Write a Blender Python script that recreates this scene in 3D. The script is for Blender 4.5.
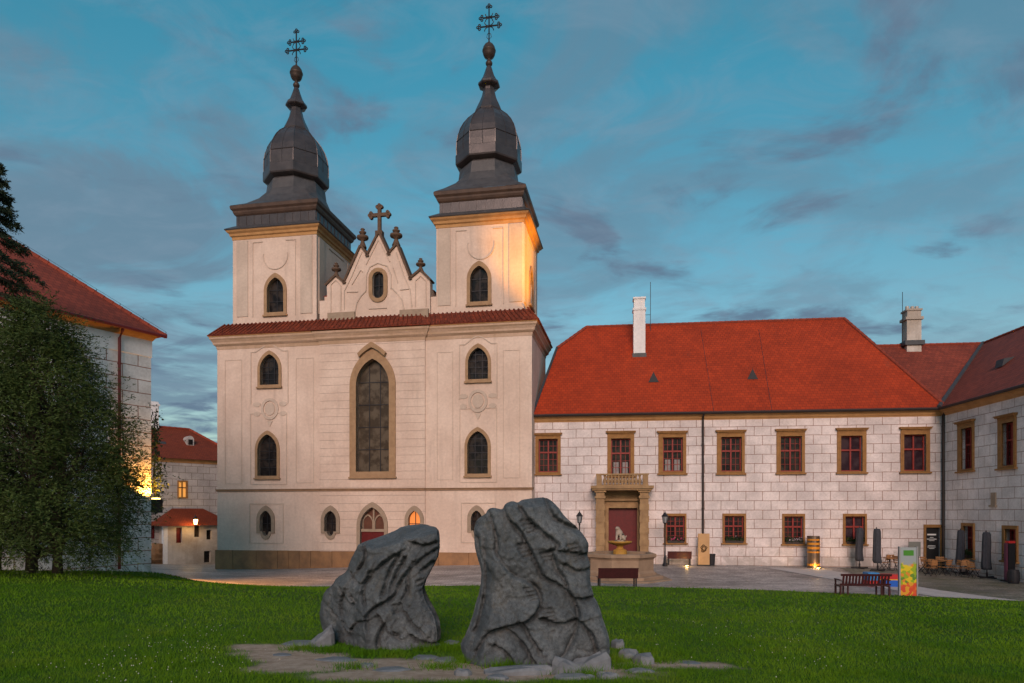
import bpy, math, random
import numpy as np
from mathutils import Vector, geometry
R = math.radians
rng = np.random.default_rng(7); random.seed(7)
sc = bpy.context.scene
for o in list(bpy.data.objects): bpy.data.objects.remove(o)
COL = sc.collection

# ------------------------------------------------------------------ camera, sky, sun, exposure
FPX, CX, HY, EYE = 683.0, 512.0, 512.0, 3.3
cam = bpy.data.objects.new("camera", bpy.data.cameras.new("camera")); COL.objects.link(cam)
cam.location = (0, 0, EYE); cam.rotation_euler = (R(90), 0, 0)
cam.data.sensor_width = 36; cam.data.lens = 36 * FPX / 1024
cam.data.shift_y = (HY - 341.5) / 1024
cam.data.clip_start = .05; cam.data.clip_end = 3000
sc.camera = cam

SUN_EL, SUN_AZ = 23.0, 184.0           # degrees; azimuth clockwise from +Y: the afterglow is behind the camera
w = bpy.data.worlds.new("World"); sc.world = w; w.use_nodes = True
nt = w.node_tree; nt.nodes.clear()
def N(t, nt=nt, **k):
    n = nt.nodes.new(t)
    for a, b in k.items(): setattr(n, a, b)
    return n
sky = N('ShaderNodeTexSky', sky_type='NISHITA', sun_disc=False)
sky.sun_elevation = R(SUN_EL); sky.sun_rotation = R(SUN_AZ); sky.altitude = 400
sky.air_density = 1.3; sky.dust_density = .8; sky.ozone_density = 2.6
tint = N('ShaderNodeMix', data_type='RGBA', blend_type='MULTIPLY'); tint.inputs[0].default_value = 1
tr_ = N('ShaderNodeValToRGB'); tr_.color_ramp.elements[0].position = .16; tr_.color_ramp.elements[0].color = (.60, .66, .60, 1); tr_.color_ramp.elements[1].position = .62; tr_.color_ramp.elements[1].color = (.24, .97, .85, 1)
nt.links.new(sky.outputs[0], tint.inputs[6])
tc = N('ShaderNodeTexCoord'); sep = N('ShaderNodeSeparateXYZ'); nt.links.new(tc.outputs['Generated'], sep.inputs[0]); nt.links.new(sep.outputs[2], tr_.inputs[0]); nt.links.new(tr_.outputs[0], tint.inputs[7])
def M(op, a, b=None, c=None, nt=nt, clamp=False):
    n = N('ShaderNodeMath', nt, operation=op, use_clamp=clamp)
    for i, v in enumerate((a, b, c)):
        if v is None: continue
        if isinstance(v, (int, float)): n.inputs[i].default_value = v
        else: nt.links.new(v, n.inputs[i])
    return n.outputs[0]
zz = M('MAXIMUM', M('ADD', sep.outputs[2], .11), .03)
comb = N('ShaderNodeCombineXYZ')
nt.links.new(M('DIVIDE', sep.outputs[0], zz), comb.inputs[0]); nt.links.new(M('DIVIDE', sep.outputs[1], zz), comb.inputs[1])
def cloud(scale, detail, rough, stretch, rot, off, lo, hi, dist=0.6):
    mp = N('ShaderNodeMapping'); mp.inputs['Scale'].default_value = stretch; mp.inputs['Rotation'].default_value = (0, 0, R(rot)); mp.inputs['Location'].default_value = off
    nt.links.new(comb.outputs[0], mp.inputs[0])
    n = N('ShaderNodeTexNoise'); n.inputs['Scale'].default_value = scale; n.inputs['Detail'].default_value = detail; n.inputs['Roughness'].default_value = rough; n.inputs['Distortion'].default_value = dist
    nt.links.new(mp.outputs[0], n.inputs[0])
    mr = N('ShaderNodeMapRange', interpolation_type='SMOOTHSTEP'); mr.inputs[1].default_value = lo; mr.inputs[2].default_value = hi
    nt.links.new(n.outputs[0], mr.inputs[0]); return mr.outputs[0]
c1 = cloud(1.25, 10, .6, (1, 1.15, 1), 24, (2.2, 5.1, 0), .40, .60, .8)       # broad soft veil
c2 = cloud(2.1, 10, .56, (.95, 1.1, 1), -8, (1.3, 6.2, 0), .51, .66, .5)
c3 = cloud(5.0, 9, .62, (.9, 1.2, 1), 14, (9.3, 4.2, 0), .40, .75, .8)    # small darker puffs
# veil thicker to the left of the view
leftw = N('ShaderNodeMapRange', interpolation_type='SMOOTHSTEP'); leftw.inputs[1].default_value = .45; leftw.inputs[2].default_value = -.5
leftw.inputs[3].default_value = .6; leftw.inputs[4].default_value = 1
nt.links.new(sep.outputs[0], leftw.inputs[0])
SKY_STR = .104
def cmix(fac, a, b):
    n = N('ShaderNodeMix', data_type='RGBA'); nt.links.new(fac, n.inputs[0]); nt.links.new(a, n.inputs[6])
    if isinstance(b, tuple): n.inputs[7].default_value = b
    else: nt.links.new(b, n.inputs[7])
    return n.outputs[2]
m1 = cmix(M('MULTIPLY', M('MULTIPLY', c1, leftw.outputs[0]), .85), tint.outputs[2], (.96, 1.52, 2.08, 1))
m2 = cmix(M('MULTIPLY', c2, .9), m1, (.78, 1.18, 1.75, 1))
m2 = cmix(M('MULTIPLY', c3, .36), m2, (1.5, 2.1, 2.75, 1))
bg = N('ShaderNodeBackground'); bg.inputs[1].default_value = SKY_STR; nt.links.new(m2, bg.inputs[0])
wo = N('ShaderNodeOutputWorld'); nt.links.new(bg.outputs[0], wo.inputs[0])

sl = bpy.data.lights.new("sun", 'SUN'); sun = bpy.data.objects.new("sun", sl); COL.objects.link(sun)
sl.energy = 1.72; sl.angle = R(26); sl.color = (1, .69, .575)
sd = Vector((math.sin(R(SUN_AZ)) * math.cos(R(SUN_EL)), math.cos(R(SUN_AZ)) * math.cos(R(SUN_EL)), math.sin(R(SUN_EL))))
sun.rotation_euler = sd.to_track_quat('Z', 'Y').to_euler(); sun.location = sd * 80
sc.view_settings.view_transform = 'Standard'; sc.view_settings.look = 'None'
sc.view_settings.exposure = .55; sc.view_settings.gamma = 1; sc.view_settings.use_curve_mapping = False
sc.render.engine = 'CYCLES'; sc.cycles.max_bounces = 6; sc.cycles.use_denoising = True

# ------------------------------------------------------------------ materials
MATS = {}
def mat(name, col, rough=.8, var=None, vscale=1.5, metal=0, bump=0, bscale=30, spec=.3, coord='Object', emit=None, estr=0):
    if name in MATS: return MATS[name]
    m = bpy.data.materials.new(name); m.use_nodes = True; t = m.node_tree; b = t.nodes['Principled BSDF']
    b.inputs['Base Color'].default_value = (*col, 1); b.inputs['Roughness'].default_value = rough; b.inputs['Metallic'].default_value = metal
    b.inputs['Specular IOR Level'].default_value = spec
    tc = t.nodes.new('ShaderNodeTexCoord')
    if var:
        n = t.nodes.new('ShaderNodeTexNoise'); n.inputs['Scale'].default_value = vscale; n.inputs['Detail'].default_value = 7; n.inputs['Roughness'].default_value = .62
        t.links.new(tc.outputs[coord], n.inputs[0])
        cr = t.nodes.new('ShaderNodeValToRGB'); cr.color_ramp.elements[0].position = .32; cr.color_ramp.elements[1].position = .68
        cr.color_ramp.elements[0].color = (*var, 1); cr.color_ramp.elements[1].color = (*col, 1)
        t.links.new(n.outputs[0], cr.inputs[0]); t.links.new(cr.outputs[0], b.inputs['Base Color'])
    if bump:
        n = t.nodes.new('ShaderNodeTexNoise'); n.inputs['Scale'].default_value = bscale; n.inputs['Detail'].default_value = 5
        t.links.new(tc.outputs[coord], n.inputs[0]); bp = t.nodes.new('ShaderNodeBump'); bp.inputs['Strength'].default_value = bump; bp.inputs['Distance'].default_value = .03
        t.links.new(n.outputs[0], bp.inputs['Height']); t.links.new(bp.outputs[0], b.inputs['Normal'])
    if emit:
        b.inputs['Emission Color'].default_value = (*emit, 1); b.inputs['Emission Strength'].default_value = estr
    MATS[name] = m; return m

def node_mix(t, fac, a, b, blend='MIX'):
    n = t.nodes.new('ShaderNodeMix'); n.data_type = 'RGBA'; n.blend_type = blend
    for i, v in ((0, fac), (6, a), (7, b)):
        if isinstance(v, (int, float)): n.inputs[i].default_value = v
        elif isinstance(v, tuple): n.inputs[i].default_value = (*v, 1)
        else: t.links.new(v, n.inputs[i])
    return n.outputs[2]
def noise(t, vec, scale, detail=6, rough=.6, dist=0):
    n = t.nodes.new('ShaderNodeTexNoise'); n.inputs['Scale'].default_value = scale; n.inputs['Detail'].default_value = detail; n.inputs['Roughness'].default_value = rough; n.inputs['Distortion'].default_value = dist
    if vec is not None: t.links.new(vec, n.inputs[0])
    return n.outputs[0]
def remap(t, v, lo, hi, a=0, b=1, smooth=True):
    n = t.nodes.new('ShaderNodeMapRange'); n.interpolation_type = 'SMOOTHSTEP' if smooth else 'LINEAR'
    for i, x in enumerate((lo, hi, a, b)): n.inputs[i + 1].default_value = x
    t.links.new(v, n.inputs[0]); return n.outputs[0]
def mapping(t, vec, scale=(1, 1, 1), loc=(0, 0, 0), rot=(0, 0, 0)):
    n = t.nodes.new('ShaderNodeMapping'); n.inputs['Scale'].default_value = scale; n.inputs['Location'].default_value = loc; n.inputs['Rotation'].default_value = rot
    t.links.new(vec, n.inputs[0]); return n.outputs[0]
def bumpn(t, h, strength, dist, prev=None):
    n = t.nodes.new('ShaderNodeBump'); n.inputs['Strength'].default_value = strength; n.inputs['Distance'].default_value = dist
    t.links.new(h, n.inputs['Height'])
    if prev is not None: t.links.new(prev, n.inputs['Normal'])
    return n.outputs[0]
def new(name, rough=.85, spec=.25):
    m = bpy.data.materials.new(name); m.use_nodes = True; t = m.node_tree; b = t.nodes['Principled BSDF']
    b.inputs['Roughness'].default_value = rough; b.inputs['Specular IOR Level'].default_value = spec
    c = t.nodes.new('ShaderNodeTexCoord'); MATS[name] = m
    return m, t, b, c

def mat_blocks(name, base, alt, line, bw, rh, mortar=.035, offx=0):
    """painted block pattern scratched into plaster"""
    m, t, b, c = new(name)
    uv = c.outputs['UV']
    wob = noise(t, uv, 1.2, 3); uvw = t.nodes.new('ShaderNodeVectorMath'); uvw.operation = 'ADD'
    sc_ = t.nodes.new('ShaderNodeVectorMath'); sc_.operation = 'SCALE'; sc_.inputs['Scale'].default_value = .05
    nn = t.nodes.new('ShaderNodeTexNoise'); nn.inputs['Scale'].default_value = 1.1; t.links.new(uv, nn.inputs[0]); t.links.new(nn.outputs['Color'], sc_.inputs[0])
    t.links.new(mapping(t, uv, loc=(offx, 0, 0)), uvw.inputs[0]); t.links.new(sc_.outputs[0], uvw.inputs[1])
    br = t.nodes.new('ShaderNodeTexBrick'); br.inputs['Scale'].default_value = 1; br.inputs['Mortar Size'].default_value = mortar / 2; br.inputs['Mortar Smooth'].default_value = .3
    br.inputs['Brick Width'].default_value = bw; br.inputs['Row Height'].default_value = rh; br.offset = .5; br.offset_frequency = 2; br.squash = 1.0; br.squash_frequency = 2
    br.inputs['Color1'].default_value = (*base, 1); br.inputs['Color2'].default_value = (*alt, 1); br.inputs['Mortar'].default_value = (*line, 1)
    br.inputs['Bias'].default_value = -.2
    t.links.new(uvw.outputs[0], br.inputs[0])
    stain = remap(t, noise(t, uv, .55, 8, .65), .35, .7, .74, 1.06); fine = remap(t, noise(t, uv, 9, 6, .7), .3, .7, .86, 1.05)
    # damp, dirty foot of the wall
    sp = t.nodes.new('ShaderNodeSeparateXYZ'); t.links.new(uv, sp.inputs[0])
    damp = t.nodes.new('ShaderNodeMath'); damp.operation = 'ADD'; t.links.new(sp.outputs[1], damp.inputs[0])
    dn = remap(t, noise(t, uv, 1.6, 6), .3, .7, -.9, .7, False); t.links.new(dn, damp.inputs[1])
    dm = remap(t, damp.outputs[0], -.1, .75, .45, 0)
    col = node_mix(t, 1, br.outputs[0], stain, 'MULTIPLY'); col = node_mix(t, 1, col, fine, 'MULTIPLY'); col = node_mix(t, dm, col, (.23, .2, .17))
    t.links.new(col, b.inputs['Base Color'])
    inv = t.nodes.new('ShaderNodeMath'); inv.operation = 'SUBTRACT'; inv.inputs[0].default_value = 1; t.links.new(br.outputs['Fac'], inv.inputs[1])
    n1 = bumpn(t, inv.outputs[0], .5, .015); t.links.new(bumpn(t, noise(t, uv, 22, 5, .7), .35, .012, n1), b.inputs['Normal'])
    return m
def mat_plaster(name, base, dark, bands=False, var=.8):
    m, t, b, c = new(name)
    uv = c.outputs['UV']
    big = remap(t, noise(t, uv, .32, 8, .62, .4), .36, .68); fine = remap(t, noise(t, uv, 6, 7, .7), .3, .7, .9, 1.04)
    streak = remap(t, noise(t, mapping(t, uv, (1.6, .16, 1)), 1.3, 6, .65), .48, .78, 0, .5)
    col = node_mix(t, big, dark, base); col = node_mix(t, streak, col, tuple(x * .72 for x in dark)); col = node_mix(t, 1, col, fine, 'MULTIPLY')
    nrm = bumpn(t, noise(t, uv, 16, 5, .7), .3, .015)
    if bands:
        sp = t.nodes.new('ShaderNodeSeparateXYZ'); t.links.new(uv, sp.inputs[0])
        w_ = t.nodes.new('ShaderNodeMath'); w_.operation = 'PINGPONG'; w_.inputs[1].default_value = .26; t.links.new(sp.outputs[1], w_.inputs[0])
        g = remap(t, w_.outputs[0], .0, .022, 0, 1)
        col = node_mix(t, g, node_mix(t, .45, col, tuple(x * .55 for x in dark)), col); nrm = bumpn(t, g, .7, .03, nrm)
    t.links.new(col, b.inputs['Base Color']); t.links.new(nrm, b.inputs['Normal'])
    return m
def mat_tiles(name, c1, c2, dark, tw=.19, th=.17):
    m, t, b, c = new(name, .75, .25)
    uv = c.outputs['UV']
    br = t.nodes.new('ShaderNodeTexBrick'); br.inputs['Scale'].default_value = 1; br.inputs['Mortar Size'].default_value = .012; br.inputs['Mortar Smooth'].default_value = .4
    br.inputs['Brick Width'].default_value = tw; br.inputs['Row Height'].default_value = th; br.offset = .5
    br.inputs['Color1'].default_value = (*c1, 1); br.inputs['Color2'].default_value = (*c2, 1); br.inputs['Mortar'].default_value = (*dark, 1)
    t.links.new(uv, br.inputs[0])
    big = remap(t, noise(t, uv, .35, 8, .65), .35, .7, .82, 1.06)
    patch = remap(t, noise(t, mapping(t, uv, (1, 2.5, 1)), 1.4, 4, .6), .64, .74, 0, .22)
    lich = remap(t, noise(t, mapping(t, uv, (1.0, .35, 1)), .8, 9, .72), .58, .78, 0, .32)
    col = node_mix(t, 1, br.outputs[0], big, 'MULTIPLY'); col = node_mix(t, patch, col, dark); col = node_mix(t, lich, col, (.09, .075, .055)); t.links.new(col, b.inputs['Base Color'])
    sp = t.nodes.new('ShaderNodeSeparateXYZ'); t.links.new(uv, sp.inputs[0])
    f = t.nodes.new('ShaderNodeMath'); f.operation = 'MODULO'; f.inputs[1].default_value = th; t.links.new(sp.outputs[1], f.inputs[0])
    saw = remap(t, f.outputs[0], 0, th, 1, 0, False)
    n1 = bumpn(t, saw, .6, .03); t.links.new(bumpn(t, br.outputs['Fac'], .4, -.015, n1), b.inputs['Normal'])
    return m
def mat_cobbles(name, c1, c2, gap, scale, moss=None):
    m, t, b, c = new(name, .5, .5)
    p = c.outputs['Object']
    v = t.nodes.new('ShaderNodeTexVoronoi'); v.feature = 'F1'; v.inputs['Scale'].default_value = scale; v.inputs['Randomness'].default_value = .8; t.links.new(p, v.inputs[0])
    e = t.nodes.new('ShaderNodeTexVoronoi'); e.feature = 'DISTANCE_TO_EDGE'; e.inputs['Scale'].default_value = scale; e.inputs['Randomness'].default_value = .8; t.links.new(p, e.inputs[0])
    sp = t.nodes.new('ShaderNodeSeparateColor'); t.links.new(v.outputs['Color'], sp.inputs[0])
    edge = remap(t, e.outputs[0], .02, .14)
    col = node_mix(t, sp.outputs[0], c1, c2); col = node_mix(t, edge, gap, col)
    bigv = remap(t, noise(t, mapping(t, p, (.6, 1.6, 1)), .3, 9, .72, .5), .35, .68, .56, 1.18); col = node_mix(t, 1, col, bigv, 'MULTIPLY')
    v2 = t.nodes.new('ShaderNodeTexVoronoi'); v2.inputs['Scale'].default_value = 1.7; t.links.new(mapping(t, p, (1, 1.3, 1)), v2.inputs[0]); s2 = t.nodes.new('ShaderNodeSeparateColor'); t.links.new(v2.outputs['Color'], s2.inputs[0])
    col = node_mix(t, 1, col, remap(t, s2.outputs[0], 0, 1, .66, 1.16, False), 'MULTIPLY')
    if moss: col = node_mix(t, remap(t, noise(t, p, .5, 7, .65), .45, .66, 0, .6), col, moss)
    t.links.new(col, b.inputs['Base Color']); t.links.new(bumpn(t, edge, .6, .02), b.inputs['Normal'])
    return m
def mat_glass(name, col, tintb=None, rough=.06):
    m, t, b, c = new(name, rough, .16)
    p = c.outputs['Object']
    a = remap(t, noise(t, p, 1.7, 3), .4, .62)
    t.links.new(node_mix(t, a, col, tintb or tuple(x * 2.2 for x in col)), b.inputs['Base Color'])
    t.links.new(bumpn(t, noise(t, p, 2.0, 2), .05, .02), b.inputs['Normal'])
    return m

church_w = mat_plaster('church plaster', (.71, .565, .475), (.60, .46, .38))
church_b = mat_plaster('church banded plaster', (.71, .565, .475), (.60, .46, .38), bands=True)
relief_m = mat_plaster('relief plaster', (.60, .49, .41), (.50, .40, .33))
gothic_m = mat('sandstone frame', (.38, .245, .14), .85, (.28, .175, .10), 3, bump=.3)
greystone = mat('grey stone frame', (.36, .275, .205), .85, (.27, .205, .15), 3, bump=.3)
plinth_m = mat('plinth stone', (.36, .19, .09), .85, (.20, .115, .065), 1.3, bump=.4, bscale=8)
cornice_m = mat('cornice ochre', (.52, .29, .12), .85, (.40, .21, .085), 2, bump=.2)
belt_m = mat('brown belt stone', (.30, .185, .11), .85, (.21, .13, .08), 2)
cornice_l = mat_plaster('cornice cream', (.56, .40, .30), (.44, .30, .20))
skirt_m = mat_tiles('old roof tiles', (.24, .046, .020), (.12, .026, .014), (.04, .014, .010), .24, .3)
slate_m = mat('dark slate', (.075, .07, .072), .5, (.045, .042, .045), 2.5, bump=.3, bscale=14, spec=.5)
copper_m = mat('weathered copper', (.085, .07, .07), .36, (.05, .042, .044), 1.4, metal=.35, bump=.15, bscale=10, spec=.5)
copper_b = mat('brown weathered cornice', (.10, .062, .045), .55, (.06, .038, .03), 2)
gilt_m = mat('dull gilt ball', (.075, .052, .042), .5, (.05, .038, .032), 5, metal=.3)
iron_m = mat('wrought iron', (.03, .03, .035), .5, metal=.5)
finial_m = mat('finial stone', (.14, .085, .055), .8, (.08, .05, .035), 6)
glass_m = mat_glass('dark window glass', (.012, .011, .012), (.04, .032, .028))
leaded_m = mat_glass('leaded glass', (.055, .042, .030), (.11, .088, .065), .25)
lit_m = mat('lit window glass', (.3, .1, .03), .3, emit=(1, .28, .06), estr=.55)
lit2_m = mat('lit room glass', (.3, .12, .03), .3, emit=(1, .42, .09), estr=.5)
palace_w = mat_blocks('palace sgraffito blocks', (.77, .69, .68), (.715, .635, .63), (.28, .14, .095), 1.0, .575, .034)
wing_w = mat_blocks('wing sgraffito blocks', (.85, .79, .78), (.79, .73, .725), (.34, .21, .16), 1.0, .575, .034, .4)
hall_w = mat_blocks('hall sgraffito blocks', (.80, .80, .81), (.75, .75, .76), (.30, .15, .11), 1.35, .57, .04)
house_w = mat_blocks('house sgraffito blocks', (.50, .47, .46), (.43, .41, .40), (.28, .24, .22), 1.0, .55, .05)  # wall colour darkened to put the house in shade
white_w = mat_plaster('white plaster', (.80, .80, .81), (.72, .72, .73))
old_white = mat_plaster('old flaking plaster', (.60, .56, .52), (.36, .31, .26))
tile_m = mat_tiles('red roof tiles', (.44, .050, .012), (.34, .038, .010), (.17, .022, .008), .26, .25)
tile2_m = mat_tiles('dull red roof tiles', (.29, .058, .032), (.20, .040, .024), (.10, .024, .017), .26, .25)
tile3_m = mat_tiles('porch roof tiles', (.27, .050, .018), (.20, .036, .014), (.09, .018, .01))
ridge_m = mat('ridge tile clay', (.30, .055, .028), .8, (.18, .035, .02), 4)
lead_m = mat('lead flashing', (.06, .065, .075), .5, (.04, .045, .05), 3)
frame_m = mat('ochre stone window frame', (.33, .17, .06), .85, (.23, .115, .042), 4, bump=.25)
red_m = mat('red painted wood', (.27, .026, .020), .5, (.19, .018, .014), 4)
door_m = mat('dark red door', (.13, .008, .010), .5, (.09, .006, .008), 5)
gutter_m = mat('gutter metal', (.035, .022, .02), .5, (.025, .018, .016), 3)
redpipe_m = mat('red brown pipe', (.13, .018, .018), .5)
portal_m = mat('portal sandstone', (.38, .245, .125), .88, (.24, .15, .08), 2.2, bump=.5, bscale=9)
fount_m = mat('fountain sandstone', (.36, .25, .17), .88, (.25, .17, .115), 1.8, bump=.4, bscale=10)
gold_m = mat('ochre bowl stone', (.52, .28, .05), .55, (.36, .18, .04), 5)
pale_m = mat('pale carved stone', (.42, .34, .27), .85, (.3, .24, .19), 6, bump=.4)
benchred_m = mat('dark red bench wood', (.055, .011, .013), .5, (.036, .008, .010), 6)
black_m = mat('black paint', (.012, .012, .014), .45)
lampglass_m = mat('unlit lantern glass', (.25, .26, .27), .15)
lampon_m = mat('lit lantern glass', (.9, .6, .2), .3, emit=(1, .55, .13), estr=14)
spoton_m = mat('lit spotlight lens', (.9, .6, .2), .3, emit=(1, .6, .2), estr=6)
stele_m = mat('sandy info panel', (.50, .31, .15), .7, (.42, .25, .12), 3)
bin_m = mat('dark bin', (.02, .02, .025), .6)
canvas_m = mat('grey parasol cover', (.055, .058, .072), .85, (.038, .04, .05), 5, bump=.4, bscale=6)
wood_m = mat('light chair wood', (.36, .175, .065), .6, (.24, .11, .045), 7)
greyboard_m = mat('grey board', (.20, .21, .19), .7, (.17, .18, .165), 3)
white_m = mat('white print', (.75, .75, .75), .6)
moss_m = mat('green growth', (.05, .07, .02), .9)

# ------------------------------------------------------------------ mesh helpers
def rootloc(o):
    while o.parent: o = o.parent
    return Vector(o.location)
class MB:
    def __init__(s): s.v = []; s.f = []
    def add(s, vs, fs):
        k = len(s.v); s.v += [tuple(v) for v in vs]; s.f += [tuple(i + k for i in f) for f in fs]; return s
    def build(s, name, m, parent=None, smooth=False, kind=None, label=None, flip=False, loc=None):
        me = bpy.data.meshes.new(name)
        off = rootloc(parent) if parent else (Vector(loc) if loc is not None else Vector((0, 0, 0)))
        V = np.array(s.v, float) - np.array(off)
        me.from_pydata(V.tolist(), [], s.f); me.update()
        setuv(me)
        me.materials.append(m)
        if smooth: me.polygons.foreach_set('use_smooth', [True] * len(me.polygons))
        o = bpy.data.objects.new(name, me); COL.objects.link(o)
        if parent: o.parent = parent
        elif loc is not None: o.location = loc
        if kind: o['kind'] = kind
        if label: o['label'] = label
        return o
def setuv(me):
    uv = me.uv_layers.new(name='UVMap')
    npoly = len(me.polygons); nl = len(me.loops)
    nr = np.empty(npoly * 3); me.polygons.foreach_get('normal', nr); nr = nr.reshape(-1, 3)
    tot = np.empty(npoly, int); me.polygons.foreach_get('loop_total', tot)
    vi = np.empty(nl, int); me.loops.foreach_get('vertex_index', vi)
    co = np.empty(len(me.vertices) * 3); me.vertices.foreach_get('co', co); co = co.reshape(-1, 3)
    t = np.stack([-nr[:, 1], nr[:, 0], np.zeros(npoly)], 1); ln = np.linalg.norm(t, axis=1); flat = ln < .02
    t[flat] = (1, 0, 0); ln[flat] = 1; t /= ln[:, None]
    b = np.cross(nr, t)
    L = np.repeat(np.arange(npoly), tot); P = co[vi]
    out = np.stack([(P * t[L]).sum(1), (P * b[L]).sum(1)], 1)
    uv.data.foreach_set('uv', out.astype(np.float32).ravel())
def fast_mesh(name, verts, faces, m, parent=None, smooth=False):
    """verts (n,3) faces (k,3|4) numpy"""
    me = bpy.data.meshes.new(name); k = faces.shape[1]
    off = np.array(rootloc(parent)) if parent else 0
    me.vertices.add(len(verts)); me.vertices.foreach_set('co', (verts - off).astype(np.float32).ravel())
    me.loops.add(faces.size); me.loops.foreach_set('vertex_index', faces.astype(np.int32).ravel())
    me.polygons.add(len(faces)); me.polygons.foreach_set('loop_start', np.arange(0, faces.size, k, dtype=np.int32)); me.polygons.foreach_set('loop_total', np.full(len(faces), k, np.int32))
    if smooth: me.polygons.foreach_set('use_smooth', np.ones(len(faces), bool))
    me.update(); me.validate(); me.materials.append(m)
    o = bpy.data.objects.new(name, me); COL.objects.link(o)
    if parent: o.parent = parent
    return o
def thing(name, label, cat, loc, group=None, rz=0):
    o = bpy.data.objects.new(name, None); o.empty_display_size = .3; COL.objects.link(o); o.location = loc; o.rotation_euler.z = rz
    o['label'] = label; o['category'] = cat
    if group: o['group'] = group
    return o
def tag(o, label, cat, group=None):
    o['label'] = label; o['category'] = cat
    if group: o['group'] = group
    return o
def dup(root, loc, label, rz=0):
    r = root.copy(); COL.objects.link(r); r.location = loc; r.rotation_euler.z = rz; r['label'] = label
    for ch in list(root.children):
        c = ch.copy(); COL.objects.link(c); c.parent = r
        for g in list(ch.children):
            d = g.copy(); COL.objects.link(d); d.parent = c
    return r
def box(mb, c, s, rz=0, taper=1.0):
    cx, cy, cz = c; hx, hy, hz = s[0] / 2, s[1] / 2, s[2] / 2; ca, sa = math.cos(rz), math.sin(rz); vs = []
    for z, k in ((-hz, 1), (hz, taper)):
        for x, y in ((-hx, -hy), (hx, -hy), (hx, hy), (-hx, hy)):
            x *= k; y *= k; vs.append((cx + x * ca - y * sa, cy + x * sa + y * ca, cz + z))
    mb.add(vs, [(0, 3, 2, 1), (4, 5, 6, 7), (0, 1, 5, 4), (1, 2, 6, 5), (2, 3, 7, 6), (3, 0, 4, 7)]); return mb
def tube(mb, pts, r, seg=8, caps=True):
    pts = [Vector(p) for p in pts]; rs = r if isinstance(r, (list, tuple)) else [r] * len(pts); rings = []
    for i, p in enumerate(pts):
        d = (pts[min(i + 1, len(pts) - 1)] - pts[max(i - 1, 0)]).normalized()
        a = d.cross(Vector((0, 0, 1)) if abs(d.z) < .95 else Vector((1, 0, 0))).normalized(); b = d.cross(a)
        rings.append([p + (a * math.cos(2 * math.pi * k / seg) + b * math.sin(2 * math.pi * k / seg)) * rs[i] for k in range(seg)])
    vs = [v for g in rings for v in g]; fs = []
    for i in range(len(pts) - 1):
        for k in range(seg):
            a, b = i * seg + k, i * seg + (k + 1) % seg; fs.append((a, a + seg, b + seg, b))
    if caps: fs.append(tuple(range(seg))); fs.append(tuple(reversed(range((len(pts) - 1) * seg, len(pts) * seg))))
    mb.add(vs, fs); return mb
def lathe(mb, c, prof, seg=24, rot=0, caps=True, square=None):
    cx, cy = c; vs = []; fs = []
    for r, z in prof:
        for k in range(seg):
            a = rot + 2 * math.pi * k / seg; vs.append((cx + r * math.cos(a), cy + r * math.sin(a), z))
    n = len(prof)
    for i in range(n - 1):
        for k in range(seg):
            a, b = i * seg + k, i * seg + (k + 1) % seg; fs.append((a, b, b + seg, a + seg))
    if caps: fs.append(tuple(reversed(range(seg)))); fs.append(tuple(range((n - 1) * seg, n * seg)))
    mb.add(vs, fs); return mb

class Plane:
    """vertical wall plane: u along the wall, z up, w outwards (towards the viewer's side)"""
    def __init__(s, a, b):
        s.o = Vector((a[0], a[1])); d = Vector((b[0] - a[0], b[1] - a[1])); s.L = d.length; s.t = d / s.L; s.n = Vector((s.t.y, -s.t.x)); s.ang = math.atan2(s.t.y, s.t.x)
    def P(s, u, z, w=0):
        p = s.o + s.t * u + s.n * w; return (p.x, p.y, z)
    def at(s, px, py, w=0):
        """measure: where on this wall the photographed point lies, in metres"""
        o = s.o + s.n * w; dx = (px - CX) / FPX
        den = dx * s.n.x + s.n.y; Y = (o.x * s.n.x + o.y * s.n.y) / den
        p = Vector((dx * Y, Y)); return ((p - o).dot(s.t), EYE + (HY - py) / FPX * Y)
    def rect(s, x0, y0, x1, y1, w=0):
        ym = (y0 + y1) / 2; u0, _ = s.at(x0, ym, w); u1, _ = s.at(x1, ym, w); xm = (x0 + x1) / 2
        return u0, u1, s.at(xm, y1, w)[1], s.at(xm, y0, w)[1]
def pbox(mb, pl, u0, u1, z0, z1, w0, w1):
    vs = [pl.P(u, z, w_) for z in (z0, z1) for u, w_ in ((u0, w1), (u1, w1), (u1, w0), (u0, w0))]
    mb.add(vs, [(0, 3, 2, 1), (4, 5, 6, 7), (0, 1, 5, 4), (1, 2, 6, 5), (2, 3, 7, 6), (3, 0, 4, 7)]); return mb
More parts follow.
